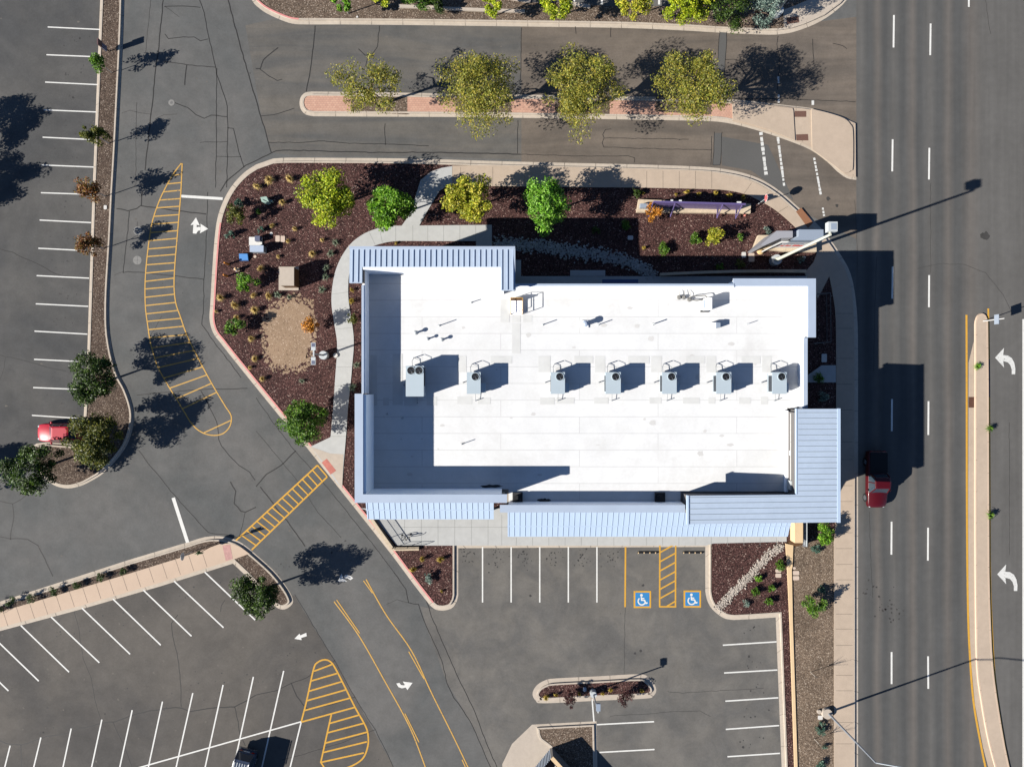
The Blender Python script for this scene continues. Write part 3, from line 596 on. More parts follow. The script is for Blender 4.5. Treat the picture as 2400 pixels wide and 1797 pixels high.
# commercial site
s_out = cr([(640,372),(680,370),(800,370.5),(960,372),(1200,379),(1500,386),(1640,391),(1700,397),(1750,408),(1790,424),(1830,450),(1870,485),(1910,520),(1945,560),(1972,600),(1993,640),(2004,690),(2010,760),(2011,850)], 3)
s_out += [(2011,1300),(2011,2000),(1836,2000),(1832,1797),(1818,1446),(1760,1450)]
s_out += cr([(1720,1452),(1700,1449),(1683,1439),(1667,1424),(1657,1405),(1653,1385)], 4)
s_out += [(1653,1281),(1074,1284),(1074,1395)]
s_out += cr([(1071,1408),(1062,1422),(1050,1428),(1035,1430),(1020,1427),(1008,1418)], 4)
s_out += [(975,1376),(920,1302),(860,1226),(790,1138),(717,1046),(655,975),(598,905),(540,833)]
s_out += cr([(515,801),(503,786),(495,768),(491,745),(493,710),(497,640),(503,560),(510,510),(525,468),(545,434),(572,405),(600,386)], 4)
s_w = ccw(L(s_out))
site_o, site_k, site_f = island('kerb', 'long pale kerb round the red mulch site of the white-roofed building', s_w, 'mulch', 'planting_bed', 'dark red mulch beds round the white-roofed building', 'mulch bed')
ra, rb = offs(site_o, .372), offs(site_o, .525)
def ridx(px, py):
    q = (X(px), Y(py)); return min(range(len(site_o)), key=lambda i: (site_o[i][0]-q[0])**2+(site_o[i][1]-q[1])**2)
def redrun(p0, p1, name='painted_edge'):
    i0, i1 = sorted((ridx(*p0), ridx(*p1))); idx = list(range(i0, i1+1))
    mb = MB(); n = len(idx); mb.add([(ra[i][0], ra[i][1], .16) for i in idx]+[(rb[i][0], rb[i][1], .16) for i in idx], [(k, k+1, n+k+1, n+k) for k in range(n-1)])
    return mb.build(name, 'kerb_red', site_k)
redrun((508,523), (1008,1418))
o2 = no_; qa, qb = offs(o2, .372), offs(o2, .525)
idx = [i for i in range(len(o2)) if X(560) < o2[i][0] < X(712) and Y(60) < o2[i][1] < Y(-62)]
mb = MB(); n = len(idx); mb.add([(qa[i][0], qa[i][1], .16) for i in idx]+[(qb[i][0], qb[i][1], .16) for i in idx], [(k, k+1, n+k+1, n+k) for k in range(n-1)]); mb.build('painted_edge', 'kerb_red', nk)
# walks on the site
def walk(name, pts, m, label, z=.16, jm=None, joints=()):
    mb = MB(); mb.prism(L(pts), .1, z); o = struct(name, mb, m, label, 'footpath')
    if joints:
        j = MB()
        for a, b in joints: j.ribbon(L([a, b]), .03, z+.004)
        j.build('control_joint', jm or 'joint', o)
    return o
sw_in = cr([(1060,437),(1200,438),(1350,440),(1505,441),(1640,444),(1700,447),(1745,456),(1772,468),(1802,484),(1830,504),(1866,537),(1893,567),(1913,594)], 3)
sw_out = [(px+(dx_), py+dy_) for (px, py), dx_, dy_ in [(q, 2.6*max(0, (q[0]-1700)/300), -2.2) for q in cr([(1060,392),(1200,392),(1500,399),(1640,404),(1690,410),(1740,421),(1780,437),(1820,462),(1860,497),(1900,532),(1932,568),(1960,606),(1981,645),(1992,692),(1997,760),(1998,850)], 3)]]
sw_w = cr([(1942,648),(1950,690),(1957,750),(1958,900)], 3)
jn = [((x,393),(x,438)) for x in range(1080,1500,75)]+[((x,402),(x,443)) for x in range(1515,1690,38)]+[((1760,430),(1742,456)),((1800,450),(1778,470)),((1845,485),(1820,500)),((1890,524),(1862,540)),((1925,560),(1898,580))]
jn += [((1957,y_),(1996,y_)) for y_ in (735,770,840,900,960,1035,1076,1137,1174,1212,1247,1284,1321,1357,1437,1472,1510,1580,1616,1690,1740)]
walk('footpath', sw_out+[(2000,2000),(1953,2000),(1953,1270),(1958,1210)]+list(reversed(sw_w))+[(1915,700),(1884,640),(1905,615)]+list(reversed(sw_in)), 'concrete_tan', 'tan concrete pavement curving from the north kerb down the street side', joints=jn)
wl = cr([(945,530),(912,531),(880,538),(850,551),(822,573),(800,605),(786,640),(779,680),(778,712),(782,745),(788,780),(791,805),(790,840),(787,880),(783,940),(776,1022)], 4)
wr = cr([(806,1090),(812,1020),(817,950),(823,895),(827,850),(830,812),(829,780),(823,740),(818,705),(817,675),(820,640),(832,612),(855,588),(890,573),(930,566),(1000,566)], 4)
jg = [((779,690),(817,685)),((780,730),(821,724)),((788,772),(828,768)),((791,812),(829,812)),((788,860),(826,860)),((785,905),(822,900)),((781,950),(817,945)),((776,1022),(812,1022)),((866,545),(880,574)),((890,536),(897,570))]+[((x,529),(x,566)) for x in (928,968,1003,1040,1078,1115)]
walk('footpath', [(729,1046)]+[(775,1024)]+list(reversed(wl))+[(1153,528),(1153,600),(1116,600),(1116,566)]+list(reversed(wr))+[(803,1143),(790,1130)], 'concrete_grey', 'light grey path winding down the west side of the building', .168, 'joint_grey', jg)
walk('footpath', [(1060,437),(1048,437),(1030,449),(1002,496),(983,530),(942,530),(961,504),(978,450),(986,424),(1010,404),(1036,395),(1060,391)], 'concrete_grey', 'light grey link from the winding path up to the north pavement', .172, 'joint_grey', [((985,426),(1046,438)),((966,490),(1010,480))])
w2 = walk('footpath', [(729,1046),(775,1062),(806,1064),(803,1143),(770,1096)], 'concrete', 'tan kerb ramp with a red tactile pad above the yellow crosswalk', .176)
mb = MB(); mb.sheet(L([(755,1083),(767,1074),(789,1102),(776,1111)]), .181); mb.build('tactile_pad', 'tactile_red', w2)
sj = [((x,1205),(x,1276)) for x in (949,988,1027,1066,1105,1144,1176)]+[((940,1234),(1190,1234))]+[((x,1258),(x,1277)) for x in range(1210,1840,38)]
walk('footpath', [(845,1190),(1200,1190),(1842,1190),(1842,1268),(1671,1272),(1653,1277),(1076,1277),(985,1277),(930,1277),(884,1219),(866,1196)], 'concrete_grey', 'light grey walk along the south front of the building', .164, 'joint_grey', sj)
for q, t in (([(1207,610),(1221,610),(1221,648),(1890,648),(1890,700),(1207,700)],'shaded concrete strip against the north wall'), ([(1336,634),(1418,634),(1418,649),(1336,649)],'shaded concrete landing at the north door'), ([(1924,856),(1957,856),(1957,896),(1890,896),(1890,880)],'shaded concrete step between east wall and pavement')):
    walk('footpath', q, 'concrete_grey', t, .17)
random.seed(11)
rim = samp([(690,700),(660,712),(632,725),(621,760),(622,800),(628,845),(650,862),(700,864),(722,855),(732,800),(736,750),(728,712),(690,700)], 120); mb = MB()
mb.sheet(L([(678+(px-678)*random.uniform(.84,1.03), 785+(py-785)*random.uniform(.86,1.03)) for px, py in rim]), .126)
for px, py in rim*3: blot(mb, 678+(px-678)*random.uniform(.93,1.16), 785+(py-785)*random.uniform(.93,1.16), random.uniform(.04,.16), .1275+random.random()*.002, n=8)
struct('bare_earth', mb, 'sand', 'sandy bare earth patch in the mulch west of the winding path', 'bare earth')
mb = MB(); mb.sheet(L([(1857,1270),(1955,1262),(1955,2000),(1868,2000),(1855,1460)]), .126)
struct('planting_bed', mb, 'gravel_light', 'brown gravel verge between the tan wall and the street pavement', 'gravel bed')
tp = walk('footpath', [(1952,538),(1952,538.1),(1952.1,538)], 'concrete', 'x', .1) if False else None
mb = MB(); mb.sheet(L([(1864,497),(1876,488),(1904,523),(1892,536)]), .168); struct('tactile_pad', mb, 'tactile_orange', 'brown tactile pad in the pavement corner by the monument sign', 'tactile pad')
# river rock runs: loose stones, nobody could count them
def rocks(name, spine, wpx, n, m, label, seed, big=1.0):
    random.seed(seed); pts = samp(spine, 200); mb = MB()
    for _ in range(n):
        q = random.choice(pts); px = q[0]+random.gauss(0, wpx*.5); py = q[1]+random.gauss(0, wpx*.5); r = random.uniform(.045,.13)*big
        x, y = X(px), Y(py); k = 6; a0 = random.random()*6
        ring = [(x+r*random.uniform(.7,1.1)*math.cos(a0+i*math.pi/3), y+r*random.uniform(.6,1.1)*math.sin(a0+i*math.pi/3), .12) for i in range(k)]
        up = [(x+.6*(a-x), y+.6*(b-y), .13+r*random.uniform(.5,.9)) for a, b, c in ring]
        mb.add(ring+up, [tuple(range(k, 2*k))]+[(i, (i+1) % k, k+(i+1) % k, k+i) for i in range(k)])
    return tag(mb.build(name, m), label, 'river rock', kind='stuff')
rocks('river_rock', [(1160,572),(1230,574),(1290,580),(1340,590),(1400,598),(1450,606),(1490,622),(1530,644)], 15, 1900, 'rock_grey', 'band of pale river rock in the shade north of the building', 3, 1.1)
rocks('river_rock', [(1832,1282),(1810,1290),(1790,1310),(1760,1345),(1735,1370),(1705,1400),(1680,1425)], 10, 1000, 'rock', 'diagonal run of white river rock in the southeast mulch bed', 4, .85)
# south-west walk island
v_out = L([(-80,1433),(0,1409),(180,1351),(300,1312)]+cr([(440,1270),(480,1258),(515,1256),(545,1262),(568,1273),(592,1292),(640,1335),(672,1375),(686,1402),(684,1416),(668,1427),(650,1424),(632,1407)], 3)+[(580,1352),(546,1320),(380,1372),(190,1427),(0,1478),(-80,1500)])
island('kerb', 'pale kerb round the slanting walk between drive and angled bays', v_out, 'gravel_strip', 'planting_bed', 'brown gravel bed along the slanting walk and under its tree', 'gravel bed', gut=.3)
vw = walk('footpath', [(-80,1458),(0,1433),(180,1380),(300,1344),(420,1307),(470,1290),(520,1272),(545,1272),(566,1281),(586,1296),(545,1311),(380,1363),(190,1418),(0,1469),(-80,1491)], 'concrete_pink', 'peach concrete walk slanting along the angled parking bays', .168, 'joint', [((x,1433-(x)*.30),(x+12,1433-x*.30+36)) for x in range(10,500,31)])
mb = MB(); mb.sheet(L([(523,1277),(541,1274),(547,1308),(531,1313)]), .174); mb.build('tactile_pad', 'tactile_pink', vw)
# lamp island and enclosure apron
l_out = L(cr([(1248,1625),(1257,1606),(1276,1594),(1300,1589),(1400,1584),(1497,1579),(1520,1587),(1534,1603),(1538,1618),(1531,1630),(1513,1636),(1400,1641),(1275,1647),(1256,1641)], 4, True))
island('kerb', 'oval pale kerb of the small lamp island in the south lot', l_out, 'mulch', 'planting_bed', 'red mulch in the small oval lamp island', 'mulch bed', gut=.42, kmat='concrete')
mb = MB(); mb.sheet(L([(1177,1790),(1200,1742),(1247,1697),(1300,1697),(1300,2000),(1190,2000)]), .012); struct('apron', mb, 'concrete', 'pale concrete apron in front of the slatted enclosure gate', 'apron')
e_out = L([(1247,1697),(1398,1689),(1404,2000),(1330,2000),(1285,1752)]+cr([(1262,1735),(1256,1722),(1254,1708)], 3))
island('kerb', 'pale kerb of the gravel corner beside the slatted enclosure', e_out, 'gravel', 'planting_bed', 'light brown gravel corner bed beside the slatted enclosure', 'gravel bed', gut=.26)
# street median
t_out = L([(2283,760)]+cr([(2284,752),(2289,740),(2299,734),(2309,740),(2314,754)], 4)+[(2315.5,900),(2316.5,1200)]+cr([(2317,1340),(2320,1450),(2326,1560),(2340,1665),(2363,1790),(2400,1920)], 3)+cr([(2362,1920),(2330,1797),(2311,1720),(2297,1640),(2287,1560),(2284,1400),(2283,1250)], 3))
island('kerb', 'pale kerb of the long street median', t_out, 'concrete_tan', 'median_paving', 'tan concrete paving of the long street median', 'median', gut=.02, top=.17, kmat='concrete_pink', fz=.15)
mb = MB(); mb.sheet(L([(2282,800),(2270,850),(2269,1200),(2270,1400),(2275,1540),(2285,1650),(2304,1750),(2322,1820),(2334,1820),(2312,1720),(2298,1640),(2288,1560),(2285,1400),(2284,1200)]), .008); struct('gutter', mb, 'concrete_tan', 'tan concrete gutter along the west side of the street median', 'gutter')
mb = MB(); mb.sheet(L([(2270,930),(2283,930),(2283,955),(2270,955)]), .014); g_ = struct('drain_grate', mb, 'rust', 'rusty brown drain grate beside the street median', 'drain grate')
# ---------------------------------------------------------------- the white-roofed building
ZR = 4.8
bl = T('commercial_building', 'single-storey building with a big white flat roof and pale blue metal canopies', 'building', (6, 0, 0))
XW, XE, YN, YS = -12.95, 25.72, 8.6, -11.1
foot = [(-12.9,-.9),(-12.9,11.0),(-.1,11.0),(-.1,YN),(XE-.02,YN),(XE-.02,-2.3),(26.6,-2.3),(26.6,-11.3),(15.2,-11.3),(15.2,YS),(-.6,YS),(-.6,-9.9),(-13.1,-9.9),(-13.1,-.9)]
mb = MB(); mb.prism(foot, 0, 4.7); mb.build('wall', 'wall', bl)
mb = MB(); mb.prism([(-12.8,-9.4),(-12.8,9.9),(-.9,9.9),(-.9,8.4),(25.6,8.4),(25.6,-2.2),(24.5,-2.2),(24.5,-9.6),(15,-9.6),(15,-10.6),(-.3,-10.6),(-.3,-9.4)], 4.71, ZR); mb.build('roof', 'roof_membrane', bl)
# parapets (white inside) and metal caps
mb = MB()
mb.box(-12.95, -12.72, -.88, 9.9, ZR-.1, 6.5)                    # west
mb.box(-12.72, -.95, 9.72, 9.98, ZR-.1, 7.28)                    # northwest tower, north side
mb.box(-.97, -.72, 7.95, 9.98, ZR-.1, 7.2)
mb.box(-.72, 19.3, 8.34, 8.6, ZR-.1, 6.18)                       # north
mb.box(19.3, 25.72, 8.34, 8.95, ZR-.1, 6.02)
mb.box(25.5, 26.2, 4.1, 8.34, ZR-.1, 6.02)                       # northeast tower
mb.box(25.5, 25.72, -2.2, 4.1, ZR-.1, 5.55)                      # east
mb.box(-12.58, -12.3, -9.35, -.95, ZR-.1, 8.0)                   # southwest tower
mb.box(-12.58, -.9, -9.62, -9.33, ZR-.1, 8.0)
mb.box(-.3, 15.0, -10.78, -10.5, ZR-.1, 6.3)                     # south
mb.box(24.2, 24.42, -9.6, -2.4, ZR-.1, 5.2)                      # kerb at the southeast tower
mb.each('parapet', 'parapet', bl)
mb = MB()
mb.box(-13.0, -12.8, -.86, 8.5, 6.5, 6.56); mb.box(-.72, 19.3, 8.45, 8.66, 6.18, 6.24)
mb.box(19.25, 26.42, 8.46, 9.12, 6.02, 6.2); mb.box(25.74, 26.42, 4.0, 8.46, 6.02, 6.2)
mb.box(25.6, 25.95, -2.15, 4.0, 5.55, 5.62)
mb.box(-13.22, -12.52, -10.02, -.86, 8.0, 8.16); mb.box(-12.52, -.42, -10.02, -9.3, 8.0, 8.16)
mb.box(-1.05, 15.0, -11.16, -10.5, 6.3, 6.42)
mb.each('parapet_cap', 'cap', bl)
mb = MB()
mb.box(-13.1, -12.58, -9.9, -.95, 4.7, 8.0); mb.box(-12.58, -.6, -9.9, -9.62, 4.7, 8.0)
mb.box(-1.0, 15.0, -11.08, -10.78, 4.7, 6.3); mb.box(19.3, 26.3, 8.95, 9.0, 0, 6.02); mb.box(26.2, 26.3, 4.1, 8.95, 0, 6.02)
mb.box(-12.9, -.1, 9.98, 11.0, 4.7, 7.0); mb.box(-12.95,-12.72,8.6,9.98,6.5,7.0)
mb.each('tower_wall', 'wall', bl)
mb = MB(); mb.box(24.44, 24.7, -9.7, -2.5, ZR-.1, 6.7); mb.box(15.2, 26.6, -11.3, -9.75, 4.7, 6.5); mb.box(24.7, 26.6, -9.75, -2.3, 4.7, 6.5); mb.each('tower_wall', 'wall_grey', bl)
mb = MB(); mb.tube((24.4,-8.6,5.8), (24.4,-2.6,5.8), .035); mb.box(24.38,24.43,-6.3,-5.9,5.5,5.75); mb.build('conduit', 'paint_white', bl)
mb = MB(); mb.box(24.3,24.43,-9.3,-8.5,5.2,6.0); mb.build('junction_box', 'light_metal', bl)
# sloping standing-seam roofs
def seam_roof(poly, zf, th, ribs, rw=.045, rh=.05, m='metal_roof', rm='rib'):
    mb = MB(); mb.prism(poly, lambda x, y: zf(x, y)-th, 0, top=zf); o = mb.build('metal_roof', m, bl)
    r = MB()
    for a, b in ribs:
        dx, dy = b[0]-a[0], b[1]-a[1]; l = math.hypot(dx, dy); nx, ny = -dy/l*rw/2, dx/l*rw/2
        q = [(a[0]+nx,a[1]+ny),(b[0]+nx,b[1]+ny),(b[0]-nx,b[1]-ny),(a[0]-nx,a[1]-ny)]
        r.prism(q, lambda x, y: zf(x, y)-.01, 0, top=lambda x, y: zf(x, y)+rh)
    r.build('standing_seam', rm, o); return o
znw = lambda x, y: 7.2+.18*(11.66-y)/3
nwp = [(-13.86,11.66),(.22,11.66),(.22,7.9),(-.94,7.9),(-.94,9.9),(-12.78,9.9),(-12.78,8.55),(-13.86,8.55)]
rb_ = []; x = -13.6
while x < .1:
    y0 = 9.93 if -12.8 < x < -.94 else (8.6 if x < -12.8 else 7.95); rb_.append(((x,11.4),(x,y0))); x += .472
o = seam_roof(nwp, znw, .22, rb_, .045, .065)
mb = MB(); mb.box(-13.9,.26,11.5,11.7,7.0,7.26); mb.box(.12,.28,7.9,11.5,7.0,7.3); mb.each('eave_trim', 'cap', o)
zse = lambda x, y: 7.6-.8*(x-14.92)/13.27
sep = [(14.92,-11.93),(28.2,-11.93),(28.2,-2.18),(24.38,-2.18),(24.38,-9.53),(14.92,-9.53)]
rb_ = []; y = -11.6
while y < -2.3: rb_.append(((24.5 if y > -9.5 else 15.05, y), (27.9, y))); y += .478
o = seam_roof(sep, zse, .26, rb_, .03, .035, rm='unit')
mb = MB()
mb.prism([(27.98,-11.96),(28.24,-11.96),(28.24,-2.15),(27.98,-2.15)], 6.5, 6.86); mb.prism([(24.34,-9.5),(24.42,-9.5),(24.42,-2.15),(24.34,-2.15)], 6.8, 7.06); mb.prism([(14.86,-11.96),(15.0,-11.96),(15.0,-9.5),(14.86,-9.5)], 7.3, 7.66); mb.each('eave_trim', 'metal_roof_bright', o)
def canopy(x0, x1, yo, yi, zo, zi, x0i=None, x1i=None, step=.5, name='canopy'):
    ym = yo+(yi-yo)*.36; zm = zo+(zi-zo)*.36
    z = lambda x, y: zo+(zi-zo)*(y-yo)/(yi-yo)
    mb = MB(); mb.prism([(x0,ym),(x1,ym),(x1,yi),(x0,yi)], lambda x,y: z(x,y)-.12, 0, top=z)
    mb.prism([(x0,yo),(x1,yo),(x1,ym+.02),(x0,ym+.02)], lambda x,y: z(x,y)-.24, 0, top=lambda x,y: z(x,y)-.10)
    o = mb.build(name, 'metal_roof_bright', bl); r = MB(); x = x0+.08
    while x < x1:
        for ya, yb, dz in ((yo+.03, ym-.03, -.10), (ym+.06, yi-.03, 0)):
            r.prism([(x,ya),(x+.035,ya),(x+.035,yb),(x,yb)], lambda a,b: z(a,b)+dz-.02, 0, top=lambda a,b: z(a,b)+dz+.035)
        x += step
    r.build('standing_seam', 'rib', o); 
    t = MB(); t.prism([(x0-.05,ym-.02),(x1+.05,ym-.02),(x1+.05,ym+.05),(x0-.05,ym+.05)], zm-.1, zm+.02); t.build('ridge_trim', 'metal_roof_bright', o)
    p = MB()
    for k in range(max(2, int((x1-x0)/4))+1):
        xx = x0+.2+(x1-x0-.4)*k/max(2, int((x1-x0)/4)); p.box(xx-.08, xx+.08, yo+.25, yo+.41, 0, zo-.1)
    p.each('post', 'grey_metal', o); return o
canopy(-13.2, -1.66, -12.38, -9.9, 3.4, 4.25)
canopy(-.39, 25.2, -13.98, -11.1, 3.3, 4.6, step=.492)
mb = MB()
for k in range(9): mb.box(1+2.6*k, 3.0+2.6*k, -11.13, -11.1, .3, 2.8)
for k in range(4): mb.box(-11.6+2.8*k, -9.6+2.8*k, -9.94, -9.9, .3, 2.8)
mb.each('shop_window', 'glass', bl)
mb = MB(); mb.box(8.6,9.7,8.6,8.64,.05,2.3); mb.build('back_door', 'grey_metal', bl)
mb = MB(); mb.box(8.3,11.6,8.6,9.55,2.7,2.85); mb.build('door_canopy', 'sign_dusk', bl)
def patch(x0, y0, x1, y1, m='pad_roof', name='roof_pad', z=ZR+.012):
    mb = MB(); mb.box(X(x0,ZR), X(x1,ZR), Y(y1,ZR), Y(y0,ZR), ZR-.01, z); return mb.build(name, m, bl)
for q in ((1173,702,1194,755),(1200,739,1220,755),(1226,739,1247,755),(1200,758,1220,828),(920,829,944,949),(947,930,978,951),(1000,930,1024,950),(1072,929,1106,947),(1120,932,1150,947),(1266,932,1300,948),(1304,932,1346,946),(1392,932,1426,946),(1522,932,1550,946),(1783,930,1800,948)): patch(*q)
for x0, x1 in ((1072,1093),(1150,1200),(1262,1290),(1346,1390),(1394,1418),(1472,1522),(1526,1551),(1608,1652),(1655,1678),(1737,1782),(1786,1808)): patch(x0, 834, x1, 872 if x1-x0 < 30 else 852)
for q in ((868,832,884,950),(898,932,912,950),(1600,932,1640,946),(1732,932,1760,946),(1660,932,1676,946)): patch(*q)
random.seed(21)
for _ in range(46):
    px, py, r = random.uniform(880,1830), random.uniform(700,1130), random.uniform(.05,.35); mb = MB(); n = 12; e = random.uniform(.3,1)
    mb.sheet([(X(px,ZR)+r*math.cos(2*math.pi*i/n)*random.uniform(.6,1.1), Y(py,ZR)+e*r*math.sin(2*math.pi*i/n)*random.uniform(.6,1.1)) for i in range(n)], ZR+.006); mb.build('dust_mark', 'roof_dust', bl)
# exhaust grease stains
random.seed(2)
def stain(px, py, rx, ry, a=0):
    mb = MB(); n = 22; mb.sheet([(X(px+rx*math.cos(2*math.pi*i/n)*random.uniform(.7,1.1), ZR), Y(py+ry*math.sin(2*math.pi*i/n)*random.uniform(.6,1.1), ZR), ) for i in range(n)], ZR+.006); return mb.build('grease_stain', 'stain', bl)
stain(1150,1139,28,4); stain(1275,1172,16,5)
# ---------------------------------------------------------------- things standing on the roof
def fan(mb, bladesb, x, y, z, r):
    n = 24; vs = [(x+r*math.cos(2*math.pi*i/n), y+r*math.sin(2*math.pi*i/n), z+.012) for i in range(n)]; mb.add(vs, [tuple(range(n))])
    for k in range(4):
        a = k*math.pi/2+.4; q = [(x+r*.18*math.cos(a), y+r*.18*math.sin(a)), (x+r*.85*math.cos(a-.28), y+r*.85*math.sin(a-.28)), (x+r*.85*math.cos(a+.28), y+r*.85*math.sin(a+.28))]
        bladesb.add([(q[0][0],q[0][1],z+.03),(q[1][0],q[1][1],z+.025),(q[2][0],q[2][1],z+.07)], [(0,1,2)])
    bladesb.cyl(x, y, z+.012, z+.06, r*.2, r*.2, 10)
def rtu(x0, y0, x1, y1, zt, label, fans, hood=True):
    X0, X1, Y0, Y1 = X(x0,zt), X(x1,zt), Y(y1,zt), Y(y0,zt)
    t = T('rooftop_unit', label, 'rooftop air conditioner', ((X0+X1)/2, (Y0+Y1)/2, ZR), 'air conditioning units in a row on the white roof')
    mb = MB(); mb.box(X0+.1, X1-.1, Y0+.1, Y1-.1, ZR, ZR+.3); mb.build('kerb_base', 'grey_metal', t)
    mb = MB(); mb.box(X0+.03, X1-.03, Y0+.03, Y1-.03, ZR+.3, zt-.05); mb.box(X0, X1, Y0, Y1, zt-.05, zt); mb.build('cabinet', 'unit', t)
    g = MB(); g.box(X1-.035, X1-.02, Y0+.9, Y1-.15, ZR+.5, zt-.15); g.box(X0+.02, X0+.035, Y0+.2, Y1-.3, ZR+.5, zt-.15); g.each('coil_grille', 'unit_dark', t)
    for fx, fy, r in fans:
        a, b = MB(), MB(); fan(a, b, X(fx,zt), Y(fy,zt), zt, r); o = a.build('fan', 'dark', t); b.build('fan_blades', 'unit_dark', o)
        c = MB(); n = 24; xx, yy = X(fx,zt), Y(fy,zt)
        c.add([(xx+q*math.cos(2*math.pi*i/n), yy+q*math.sin(2*math.pi*i/n), zt+h) for q, h in ((r+.05,.0),(r+.04,.05),(r-.01,.05),(r-.01,.0)) for i in range(n)], [(k*n+i, k*n+(i+1)%n, (k+1)*n+(i+1)%n, (k+1)*n+i) for k in range(3) for i in range(n)]); c.build('fan_ring', 'unit', o)
    if hood:
        h = MB(); h.prism([(X1-.03,Y0+.1),(X1+.42,Y0+.1),(X1+.42,Y0+.95),(X1-.03,Y0+.95)], ZR+.35, 0, top=lambda x,y: ZR+.95-.3*(x-X1)); h.build('intake_hood', 'unit', t)
    p = MB(); cx = X0+.25*(X1-X0)
    p.pipe([(cx,Y1,ZR+.4),(cx-.05,Y1+.45,ZR+.4),(cx+.1,Y1+.75,ZR+.12),(cx+.1,Y1+.75,ZR)], .025); p.pipe([(cx+.75,Y1,ZR+.5),(cx+.7,Y1+.5,ZR+.55),(cx+.12,Y1+.75,ZR+.55)], .02); p.cyl(cx+.1, Y1+.75, ZR, ZR+.5, .04)
    p.pipe([(cx+.4,Y0,ZR+.3),(cx+.4,Y0-.62,ZR+.25)], .02); p.cyl(cx+.4, Y0-.62, ZR, ZR+.42, .035); p.pipe([(X0,Y0+1.1,ZR+.25),(X0-.4,Y0+1.0,ZR+.2)], .02); p.cyl(X0-.4, Y0+1.0, ZR, ZR+.3, .05)
    p.each('pipework', 'grey_metal', t) if False else p.build('pipework', 'grey_metal', t); return t
rtu(951,857,993,929,6.55, 'largest pale air conditioner, with two fans, westmost on the white roof', [(963.5,868,.34),(982,868,.34)], False)
lb = ['one-fan air conditioner next east of the big two-fan unit', 'one-fan air conditioner below the round roof vent, third unit of the row', 'one-fan air conditioner at the middle of the white roof, fourth unit of the row', 'one-fan air conditioner, fifth unit of the row, its shadow on bare membrane', 'one-fan air conditioner, sixth unit of the row, second from the east parapet', 'one-fan air conditioner beside the east parapet with a rusty spot below it']
for (a, b, fx), l in zip([(1094,1126.5,1114),(1291,1324,1312),(1419.5,1455,1443),(1552,1586,1574),(1679,1714,1701.5),(1810,1844,1832)], lb): rtu(a, 872, b, 923, 6.25, l, [(fx,882.5,.33)])
def vent(px, py, h, r, label, tee=False):
    t = MB(); x, y = X(px,ZR), Y(py,ZR); t.cyl(x, y, ZR, ZR+.1, r*2.2, r*1.3, 12); t.cyl(x, y, ZR+.1, ZR+h, r, r, 10)
    if tee: t.ball((x, y, ZR+h), r*2.1, 6, .6)
    tag(t.build('vent_pipe', 'light_metal'), label, 'vent pipe', 'thin vent pipes standing on the white roof')
for q in [(1105,709,.5,.04,'thin roof vent pipe between the metal awning and the roof hatch',0),(1030,763,.9,.04,'taller vent pipe just north of the three squat vents',0),(975,780,.5,.09,'squat capped vent nearest the west roof shadow',1),(1003,794,.45,.07,'squat capped vent in the middle of the three',1),(1036,796,.45,.08,'squat capped vent, eastmost of the three',1),(1272,761,.75,.04,'thin vent pipe southeast of the roof hatch',0),(1402,761,.75,.04,'thin vent pipe just east of the round turbine vent',0),(1530,760,.75,.05,'thin vent pipe below the looped refrigerant pipes',0),(1750,760,.6,.03,'pale thin vent pipe east of the hooded box vent',0),(1083,1040,.7,.035,'lone vent pipe on the open south half of the roof',0),(943,979,.25,.05,'short dark vent in the west roof shadow',0),(907,970,.2,.05,'tiny vent close to the west parapet in shadow',0)]: vent(*q)
t = T('turbine_vent', 'round white roof vent with a domed cap on a square curb', 'roof vent', (X(1370,ZR),Y(760,ZR),ZR))
x, y = ORG[t.name][:2]
mb = MB(); mb.box(x-.32,x+.32,y-.32,y+.32,ZR,ZR+.12); mb.build('base', 'parapet', t); mb = MB(); mb.cyl(x,y,ZR+.12,ZR+.75,.2,.2); mb.build('stack', 'light_metal', t); mb = MB(); mb.cyl(x,y,ZR+.72,ZR+.85,.29,.27); mb.cyl(x,y,ZR+.85,ZR+.95,.27,.1); mb.build('cap', 'cap', t)
t = T('box_vent', 'small hooded box vent facing east on the white roof', 'roof vent', (X(1668,ZR),Y(763,ZR),ZR)); x, y = ORG[t.name][:2]
mb = MB(); mb.box(x-.25,x+.25,y-.25,y+.22,ZR,ZR+.55); mb.build('box', 'parapet', t); mb = MB(); mb.prism([(x+.2,y-.27),(x+.6,y-.22),(x+.6,y+.2),(x+.2,y+.24)], ZR+.15, ZR+.6); mb.build('hood', 'sign_steel', t)
t = T('condenser', 'white split-system condenser on the roof with looping pipes', 'air conditioner', (X(1652,ZR),Y(715,ZR),ZR)); x, y = ORG[t.name][:2]
mb = MB(); mb.box(x-.22,x+.3,y-.5,y+.5,ZR+.08,ZR+1.15); mb.build('case', 'parapet', t); mb = MB(); mb.box(x-.24,x-.215,y-.35,y+.35,ZR+.3,ZR+1.0); mb.build('grille', 'sign_steel', t); mb = MB(); mb.box(x-.4,x+.35,y-.62,y-.5,ZR,ZR+.08); mb.box(x-.3,x+.35,y+.4,y+.5,ZR,ZR+.08); mb.each('foot', 'dark', t)
mb = MB(); mb.pipe([(x+.1,y+.5,ZR+.5),(x-.1,y+.8,ZR+.5),(x-1.2,y+.75,ZR+.3),(x-1.55,y+.5,ZR+.2)], .045); mb.pipe([(x-.25,y+.45,ZR+.4),(x-.8,y+.38,ZR+.3),(x-1.55,y+.5,ZR+.2)], .05); mb.build('refrigerant_pipe', 'iron', t)
